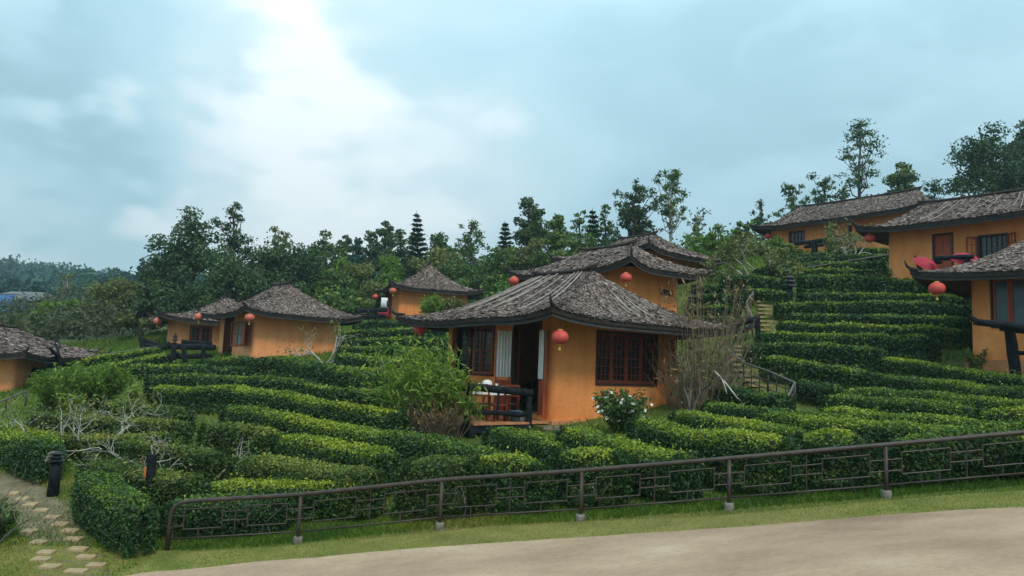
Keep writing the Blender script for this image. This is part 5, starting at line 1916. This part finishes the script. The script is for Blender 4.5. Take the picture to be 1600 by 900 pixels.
def bare(label, base_px, Y, H, seed, mat='palebark', spread=.9, lev=3, leafs=None, r=.05, name='bare_bush', cat='bush', lean=(0, 0), arms=4, ratio=.72, bend=.5, leafL=.1, up=.55):
    rng = np.random.default_rng(seed)
    g = hit(*base_px) if Y is None else ground_at(base_px[0], Y)
    root = empty(name, g)
    tag(root, label, cat)
    mb = MB()
    tips = []
    for k in range(arms):
        a = 6.283 * k / arms + rng.normal(0, .35)
        d = np.array([math.cos(a) * spread + lean[0], math.sin(a) * spread * .8 + lean[1], up + .25 * rng.random()])
        limb_tree(mb, np.array([0, 0, -.05]) + rng.normal(size=3) * .02, d, H * .42, r, rng, lev, tips, bend, 2, 0, ratio)
    mb.build('branches', M[mat], root, True)
    if leafs:
        m_, n = leafs
        C = np.array([t[0] for t in tips])
        V, T_ = crown_leaves(C, np.full(len(C), .16 * H), n, leafL, rng, .35, tint_mu=.5)
        tag(faces_np('foliage', V, M[m_], root, T_), kind='stuff')
    return root


bare('bare pale branched bush in the middle of the left tea rows', (338, 752), 13.9, 1.25, 21, lean=(.5, 0), arms=4, r=.034, leafs=('tea_olive', 230), leafL=.07)
bare('bare pale branched bush leaning behind the orange sign post', (235, 742), 14.3, 1.25, 22, arms=5, r=.032, leafs=('tea_olive', 230), leafL=.07)
bare('bare pale branched bush left of the orange sign post', (165, 712), 15.8, 1.5, 23, arms=4, r=.034, leafs=('tea_olive', 230), leafL=.08)
bare('wide pale branched bush above the black lamp post', (95, 705), 16.3, 1.6, 24, arms=5, r=.036, lean=(.2, 0), leafs=('olive_leaf', 300), leafL=.08)
bare('pale crooked branched bush at the far left edge', (35, 695), 17.0, 1.6, 25, arms=4, r=.036, leafs=('olive_leaf', 300), leafL=.08)
bare('pale branch fan right of the orange sign post', (268, 752), 13.6, .95, 26, arms=4, r=.024, leafs=('dry_leaf', 160), leafL=.06)
bare('pale forked bush up the slope behind the lone sign post', (205, 690), 17.0, 1.55, 27, arms=5, r=.034, lean=(.5, 0), leafs=('olive_leaf', 260), leafL=.08)
bare('small bare tree with white limbs at the right wall of the left centre hut', (510, 574), 31.0, 2.1, 28, arms=5, r=.06, lev=3, leafs=('olive_leaf', 260), leafL=.13, name='bare_tree', cat='tree')
bare('gnarled bush with long white arms at the top of the tea slope', (1172, 434), 34.0, 2.1, 29, arms=5, r=.07, lev=3, leafs=('olive_leaf', 1700), leafL=.18, name='gnarled_bush')
bare('white trunked dome shaped bush in front of the highest hut', (1331, 402), 38.0, 2.2, 30, arms=5, r=.06, lev=3, leafs=('olive_leaf', 900), leafL=.17, up=.9, name='gnarled_bush')
bare('white barked trunks inside the dry reed clump', (1080, 640), 19.4, 1.9, 31, mat='thinbark', arms=3, r=.045, lev=2, spread=.25, up=1.2, name='bare_tree', cat='tree')
bare('leafless grey bush right of the dry reed clump', (1132, 612), 21.0, 2.2, 32, mat='thinbark', arms=5, r=.035, lev=4, leafs=('olive_leaf', 300), leafL=.1, up=.8)
bare('thin leafless shrub at the left edge by the path', (22, 850), 11.0, 1.25, 33, mat='thinbark', arms=3, r=.018, lev=3, spread=.3, up=1.3)
# fallen white branch right of the reeds
mb = MB()
fb = [at(1116, 580, 20.2), at(1128, 592, 20.0), at(1138, 604, 19.8), at(1152, 622, 19.4), at(1163, 630, 19.2)]
o_ = fb[-1]
mb.tube(fb, [.035, .03, .026, .02, .012], 6)
mb.tube([fb[1], at(1133, 606, 19.7), at(1136, 616, 19.5)], [.02, .015, .008], 5)
tag(mb.build('dead_branch', M['palebark'], None, True, o_), 'fallen white dead branch right of the dry reeds', 'branch')

# ------------------------------------------------------------------ stairs, path, lamps, rails
steps = empty('stair_path', hit(1225, 640))
tag(steps, 'stone stepped path climbing the tea slope', None, kind='structure')
SO = np.array(steps.location)
step_c = [(1232, 644, 50), (1226, 636, 50), (1194, 604, 52), (1186, 596, 52), (1178, 588, 50), (1170, 580, 48), (1164, 572, 46), (1160, 564, 44), (1158, 556, 40), (1160, 549, 38), (1163, 543, 36),
          (1200, 517, 34), (1200, 510, 34), (1199, 503, 33), (1199, 497, 33), (1198, 491, 32), (1198, 485, 32), (1197, 479, 31), (1196, 473, 30), (1196, 468, 28)]
for i, (x, y, w) in enumerate(step_c):
    p = hit(x, y)
    half = w / FPX * p[1] / 2
    mb = MB()
    c = p - SO
    mb.obox(c + UP * .02, np.array([half, .03, 0]), np.array([-.02, .11, 0]), np.array([0, 0, .035]))
    mb.build('step', M['stone'], steps)


def pipe_rail(label, tops, h=.9, r=.025, mat='pipe', every=1, low=True):
    P = [at(*t) for t in tops]
    O = np.array([P[0][0], P[0][1], g1(P[0][0], P[0][1])])
    root = empty('pipe_railing', O)
    tag(root, label, 'railing', 'pipe railings on the slope')
    mb = MB()
    mb.tube(P, r, 7)
    mb.build('top_rail', M[mat], root, True, O)
    for p in P[::every]:
        mb = MB()
        mb.tube([np.array([p[0], p[1], g1(p[0], p[1]) - .05]), p], r * .9, 6)
        mb.build('post', M['iron'], root, True, O)
    if low:
        for f in (.35, .62):
            Q = [p + (np.array([p[0], p[1], g1(p[0], p[1])]) - p) * f for p in P]
            mb = MB()
            mb.tube(Q, r * .55, 5)
            mb.build('mid_rail', M['iron'], root, True, O)
        for a, b in zip(P[:-1], P[1:]):
            n = max(1, int(np.linalg.norm(b - a) / .45))
            for k in range(1, n):
                q = a + (b - a) * k / n
                gq = np.array([q[0], q[1], g1(q[0], q[1])])
                mb = MB()
                mb.tube([gq + (q - gq) * .15, q], r * .45, 4)
                mb.build('baluster', M['iron'], root, True, O)
    return root


pipe_rail('bent pipe railing beside the lower flight of stairs', [(1226, 630, 18.3), (1242, 598, 19.4), (1200, 580, 21.0), (1162, 567, 22.4), (1124, 536, 24.2)], r=.032)
pipe_rail('bent pipe railing beside the upper flight of stairs', [(1177, 456, 30.5), (1166, 473, 29.0), (1176, 497, 27.4), (1150, 505, 27.2)], r=.034)
pipe_rail('thin pipe rail slanting below the highest hut', [(1252, 425, 33.5), (1256, 419, 34.0), (1330, 407, 34.5), (1400, 396, 33.5)], r=.028, low=False)
pipe_rail('thin pipe rail along the upper path at far left', [(110, 560, 31), (150, 556, 32), (200, 548, 34), (246, 541, 36)], r=.03, low=False)
pipe_rail('short pipe rail at the left edge below the hut', [(-20, 634, 23), (10, 624, 23.5), (42, 611, 24.0)], r=.03, low=False)
log_terrace('dark logs stacked at the bend of the upper stairs', hit(1170, 520), [
    ('top_log', (1140, 511, 26.8), (1184, 497, 27.0), .10, .12, False), ('bottom_log', (1142, 522, 26.6), (1184, 508, 27.0), .10, .10, False), ('post', (1184, 494, 27.0), (1184, 525, 27.0), .09, .09, False)], name='log_barrier')

# stepping stone path at the lower left
pc = [hit(*p) for p in ((118, 915), (105, 880), (92, 850), (76, 815), (58, 795), (40, 778), (10, 762), (-40, 748))]
Q, ln = resample(np.array(pc), .25)
for _ in range(3):
    Q[1:-1] = (Q[:-2] + 2 * Q[1:-1] + Q[2:]) / 4
d = np.gradient(Q, axis=0)
d /= np.linalg.norm(d, axis=1, keepdims=True)
lat = np.stack([-d[:, 1], d[:, 0]], 1)
vs, fs = [], []
offs = np.linspace(-1, 1, 7)
for i in range(len(Q)):
    for o in offs:
        q = Q[i] + lat[i] * o * (.42 + .05 * math.sin(i * 1.7) + .03 * math.sin(i * 4.1 + o))
        vs.append((q[0], q[1], g1(*q) + .012))
for i in range(len(Q) - 1):
    for j in range(6):
        fs.append((i * 7 + j, i * 7 + j + 1, (i + 1) * 7 + j + 1, (i + 1) * 7 + j))
mb = MB()
mb.add(vs, fs)
M['dirt'] = surf('path_dirt', (.12, .100, .052), (.21, .165, .100), 3, 8, bump=.5, bscale=30)
path = tag(mb.build('path', M['dirt'], None, True), 'dirt garden path with stepping stones at the lower left', None, kind='structure')
rngp = np.random.default_rng(12)
for (x, y, w) in [(78, 889, 36), (150, 886, 34), (118, 896, 40), (64, 877, 32), (122, 862, 34), (72, 866, 30), (114, 845, 32), (60, 851, 28), (108, 833, 30), (46, 833, 26), (94, 822, 28),
                  (64, 800, 26), (80, 811, 26), (48, 791, 24), (34, 782, 24), (20, 773, 22), (134, 874, 34)]:
    p = hit(x, y)
    half = w / FPX * p[1] / 2 * .82
    mb = MB()
    n = 12
    a0 = rngp.uniform(0, 1)
    ring = [(half * math.copysign(abs(math.cos(a)) ** .18, math.cos(a)) * rngp.uniform(.95, 1.03), .085 * math.copysign(abs(math.sin(a)) ** .18, math.sin(a)) * rngp.uniform(.9, 1.1)) for a in (6.283 * k / n for k in range(n))]
    vs = [(p[0] + u, p[1] + v, g1(p[0] + u, p[1] + v) - .04) for u, v in ring] + [(p[0] + u * .96, p[1] + v * .92, g1(p[0] + u, p[1] + v) + .040) for u, v in ring]
    mb.add(vs, [(k, (k + 1) % n, n + (k + 1) % n, n + k) for k in range(n)] + [tuple(n + k for k in range(n))])
    mb.build('stepping_stone', M['stone'], path)

# black lamp post at the path
lp = hit(82, 776)
lamp = empty('lamp_post', lp)
tag(lamp, 'black wooden lamp post with pale chipped cap beside the path', 'lamp post')
top = at(88, 708, lp[1]) - lp
mb = MB()
mb.tube([np.array([0, 0, -.1]), top * .45 + (.01, 0, 0), top * .82], [.105, .09, .085], 10)
mb.build('post', M['char'], lamp, True)
mb = MB()
for (z, r0, r1, hh_) in ((.80, .12, .155, .05), (.88, .10, .13, .05), (.96, .08, .12, .06)):
    c = top * z
    mb.lathe(c, [(r0, 0), (r1, hh_ * .4), (r0 * .8, hh_)], 9)
mb.build('cap', M['black'], lamp)
for k, (z, s_) in enumerate(((.83, .09), (.90, .085), (.98, .08))):
    mb = MB()
    c = top * z + np.array([-.09 + .02 * k, -.06, .02])
    mb.obox(c, (.055, .01, .02), (-.01, .03, 0), (-.01, 0, .022))
    mb.build('chipped_edge', M['footing'], lamp)
# sign post
sp = hit(232, 800)
st = at(238, 710, sp[1]) - sp
sign = empty('sign_post', sp)
tag(sign, 'black square post with a small orange board rising from the hedge', 'sign post')
mb = MB()
mb.tube([np.array([0, 0, -.1]), st * .5, st], [.082, .080, .082], 8)
mb.build('post', M['char'], sign)
mb = MB()
bc = at(227.5, 738, sp[1]) - sp
mb.obox(bc, (.030, -.02, .0), (.02, .03, 0) and (.005, .012, 0), (.005, 0, .085))
mb.build('board', M['orange'], sign)
# second short black post in the hedge
q_ = hit(126, 782)
mb = MB()
mb.tube([(0, 0, -.1), (.02, 0, .3), (.03, 0, .55)], [.09, .08, .085], 9)
tag(mb.build('stump_post', M['char'], None, True), 'short dark stump in the hedge right of the black lamp post', 'post').location = q_
# pagoda lamp on the slope
pg = hit(1235, 470)
pl = empty('pagoda_lamp', pg)
tag(pl, 'small black pagoda shaped lamp on a post among the upper tea rows', 'lamp post')
ht = at(1233, 432, pg[1])[2] - pg[2]
mb = MB()
mb.tube([(0, 0, -.1), (0, 0, ht * .62)], .10, 8)
mb.build('post', M['black'], pl, True)
for (z, r0) in ((.60, .34), (.78, .28), (.93, .20)):
    mb = MB()
    mb.lathe((0, 0, ht * z), [(r0, 0), (r0 * .95, .03), (r0 * .35, .13), (r0 * .32, .20)], 6)
    mb.build('roof_tier', M['black'], pl)
# dark carved root ornament by the left hut, and the finial on the log terrace
og = ground_at(95, 29.5)
orn = empty('carved_root', og)
tag(orn, 'dark carved root ornament standing between the two left edge roofs', 'ornament')
mb = MB()
tips = []
limb_tree(mb, np.array([0, 0, -.1]), np.array([.05, 0, 1.0]), at(95, 542, 29.5)[2] - og[2], .16, np.random.default_rng(3), 2, tips, .6, 3, 0, .42)
mb.build('root', M['char'], orn, True)
fg = at(273, 538, 31.1)
fin = empty('carved_finial', fg)
tag(fin, 'small dark carved finial on the stacked log railing', 'ornament')
for (z, r) in ((0, .10), (.13, .13), (.26, .11), (.36, .06)):
    mb = MB()
    mb.lathe((0, 0, z), [(r * .4, 0), (r, .05), (r * .5, .12)], 9)
    mb.build('tier', M['horn'], fin, True)

# ------------------------------------------------------------------ far village and far wood


def far_hut(label, px, py, Y, w, d_, hgt, rise, mat, wallmat, rz=0.0, name='shed'):
    p = at(px, py, Y)
    zg_ = g1(p[0], p[1])
    root = empty(name, (p[0], p[1], min(zg_, p[2] - hgt)), rz)
    tag(root, label, 'shed', 'far village roofs')
    zb = p[2] - root.location[2]
    mb = MB()
    mb.box((-w / 2, -d_ / 2, -.5), (w / 2, d_ / 2, zb))
    mb.build('wall', M[wallmat], root)
    mb = MB()
    e = .5
    mb.add([(-w / 2 - e, -d_ / 2 - e, zb - .15), (w / 2 + e, -d_ / 2 - e, zb - .15), (w / 2 + e, 0, zb + rise), (-w / 2 - e, 0, zb + rise), (w / 2 + e, d_ / 2 + e, zb - .15), (-w / 2 - e, d_ / 2 + e, zb - .15)],
           [(0, 1, 2, 3), (3, 2, 4, 5), (0, 3, 5), (1, 4, 2), (0, 5, 4, 1)])
    mb.build('roof', M[mat], root)
    for k in (-1, 1):
        mb = MB()
        mb.box((k * w * .25 - .4, -d_ / 2 - .04, zb * .35), (k * w * .25 + .4, -d_ / 2 + .02, zb * .35 + .9))
        mb.build('window', M['glass'], root)


far_hut('blue sheet roofed shed at the left edge of the valley', 8, 478, 105, 8, 5, 2.4, 1.6, 'blue', 'grey', R(-8))
far_hut('second blue roofed shed, lower and nearer the edge', -6, 486, 98, 8, 4, 2.0, .9, 'blue', 'grey', R(6))
far_hut('small grey roofed hut in the valley right of the blue roofs', 55, 470, 105, 3.2, 3, 2.0, 1.0, 'grey', 'darkframe', R(14))
far_hut('pale flat roofed shed behind the small grey hut', 46, 461, 118, 5, 4, 1.8, .5, 'grey', 'darkframe', R(-4))

rngf = np.random.default_rng(88)
n = 5200
fx = rngf.uniform(-330, 60, n * 3)
fy = rngf.uniform(120, 420, n * 3)
keep = (fx / fy < -.30) & (fy > 150 + .1 * fx) | (fy > 170)
fx, fy = fx[keep][:n], fy[keep][:n]
fz = gz(fx, fy)
hh_ = rngf.uniform(3.5, 8.0, len(fx)) * (1 + .25 * vnoise(fx * .02, fy * .02, 3))
C = np.stack([fx, fy, fz + hh_ * .5], 1)
per = 22
idx = np.repeat(np.arange(len(C)), per)
v = unit(rngf.normal(size=(len(idx), 3)))
P = C[idx] + v * rngf.uniform(.4, 1, (len(idx), 1)) * np.stack([hh_ * .42, hh_ * .42, hh_ * .55], 1)[idx]
V = leaves(P, unit(v + np.array([0, 0, .6])), 1.35, .95, rngf, .45)
tt = np.clip(rngf.beta(2, 2.5, len(C))[idx] * .8 + rngf.normal(0, .12, len(idx)), 0, 1)
tag(faces_np('far_wood', V, M['haze_blue_leaf'], None, tt), 'blue green wood covering the far ridge behind the valley', None, kind='stuff')

# tangled undergrowth covering the slope behind the huts
rngu = np.random.default_rng(61)
n = 26000
Yu = rngu.uniform(46, 105, n)
pxu = rngu.uniform(-60, 1700, n)
ok = (Yu > np.interp(pxu, [-60, 120, 250, 330, 560, 700, 800, 1000, 1110, 1180, 1700], [44, 44, 50, 47, 52, 55, 48, 44, 42, 52, 50]))
Yu, pxu = Yu[ok], pxu[ok]
Xu = (pxu - 800) / FPX * Yu * 1.02
zu = gz(Xu, Yu)
hu = np.clip(2.1 + .9 * vnoise(Xu * .25, Yu * .25, 9), .5, 4.2)
P = np.stack([Xu, Yu, zu + hu * rngu.uniform(.25, 1.0, len(Xu))], 1)
idx = np.repeat(np.arange(len(P)), 3)
P2 = P[idx] + rngu.normal(size=(len(idx), 3)) * np.array([.35, .35, .25])
V = leaves(P2, unit(rngu.normal(size=P2.shape) * .6 + np.array([0, -.3, .8])), .34, .19, rngu, .4)
leftside = P2[:, 0] + rngu.normal(0, 2.5, len(P2)) < -.30 * P2[:, 1]
tag(faces_np('undergrowth', V, [M['lime_leaf'], M['under_leaf']], None, np.clip(rngu.beta(2, 2.4, len(idx)) - .12 + .35 * vnoise(P2[:, 0] * .3, P2[:, 1] * .3, 10) - .05, 0, 1), mi=leftside.astype(np.int32)), 'tangled green undergrowth on the slope behind the huts', None, kind='stuff')

# ------------------------------------------------------------------ grass
rngg = np.random.default_rng(5)


def grass(name, X, Yg, hgt, wid, mat, label, tint0):
    n = len(X)
    z = gz(X, Yg) - .005
    a = rngg.uniform(0, 6.283, n)
    h_ = hgt * rngg.uniform(.5, 1.5, n)
    w_ = wid * rngg.uniform(.7, 1.4, n)
    lean = rngg.normal(0, .45, (n, 2)) * h_[:, None]
    B = np.stack([X, Yg, z], 1)
    dv = np.stack([np.cos(a) * w_, np.sin(a) * w_, 0 * a], 1)
    V = np.stack([B - dv, B + dv, B + np.stack([lean[:, 0], lean[:, 1], h_], 1)], 1)
    tint = np.clip(tint0 + .30 * vnoise(X * .9, Yg * .9, 8) + .22 * vnoise(X * 3.1, Yg * 3.1, 18) + rngg.normal(0, .16, n), 0, 1)
    o = faces_np(name, V, mat, None, tint, k=3)
    tag(o, label, None, kind='stuff')


M['grass'] = leafy('grass_blade', [(0, (.045, .115, .010)), (.4, (.11, .20, .016)), (.7, (.215, .235, .036)), (1, (.33, .27, .095))], rough=.7, trans=.25, spec=.2)
n = 150000
X = rngg.uniform(-11, 11, n)
e = road_edge(X)
D = rngg.gamma(1.6, .8, n)
Yg = e - .07 + D
# distance to the railing decides: short dry turf by the road, lusher grass behind
fx_, fy_ = [p[0] for p in PP], [p[1] for p in PP]
far = np.clip((Yg - np.interp(X, fx_, fy_)) / .6 + .5, 0, 1)
ok = (D < 4.5)
X, Yg, far = X[ok], Yg[ok], far[ok]
near = far < .5
grass('verge_grass', X[near], Yg[near], .030, .006, M['grass'], 'short dry turf between the road and the railing', .74)
grass('lush_grass', X[~near], Yg[~near], .060, .008, M['grass'], 'lush green grass behind the railing', .30)
n = 150000
Yg = rngg.uniform(12.5, 52, n)
X = Yg * rngg.uniform(-.72, .74, n)
sc_ = np.clip(Yg / 24, .6, 2.0)
kp = np.min(np.hypot(X[:, None] - Q[None, ::3, 0], Yg[:, None] - Q[None, ::3, 1]), 1) > .8
X, Yg, sc_ = X[kp], Yg[kp], sc_[kp]
grass('hillside_grass', X, Yg, .13 * sc_, .016 * sc_, M['grass'], 'rough grass and weeds on the ground between the tea rows', .34)
n = 90000
X = rngg.uniform(-13, -5.0, n)
Yg = rngg.uniform(9.0, 18.5, n)
dd = np.min(np.hypot(X[:, None] - Q[None, ::2, 0], Yg[:, None] - Q[None, ::2, 1]), 1)
ok = (dd > .38 + rngg.normal(0, .05, n)) & (dd < 3.0)
grass('path_side_grass', X[ok], Yg[ok], .050, .008, M['grass'], 'green grass along both sides of the stepping stone path', .36)

# ------------------------------------------------------------------ haze
mb = MB()
mb.box((-430, -34, -40), (340, 530, 75))
m_, nt, b_ = new_mat('haze')
nt.nodes.remove(b_)
pv = nt.nodes.new('ShaderNodeVolumePrincipled')
pv.inputs['Color'].default_value = (.72, .92, 1.0, 1)
pv.inputs['Density'].default_value = .00055
pv.inputs['Anisotropy'].default_value = .2
nt.links.new(pv.outputs[0], nt.nodes['Material Output'].inputs['Volume'])
tag(mb.build('haze', m_), 'thin blue haze over the valley', None, kind='stuff')
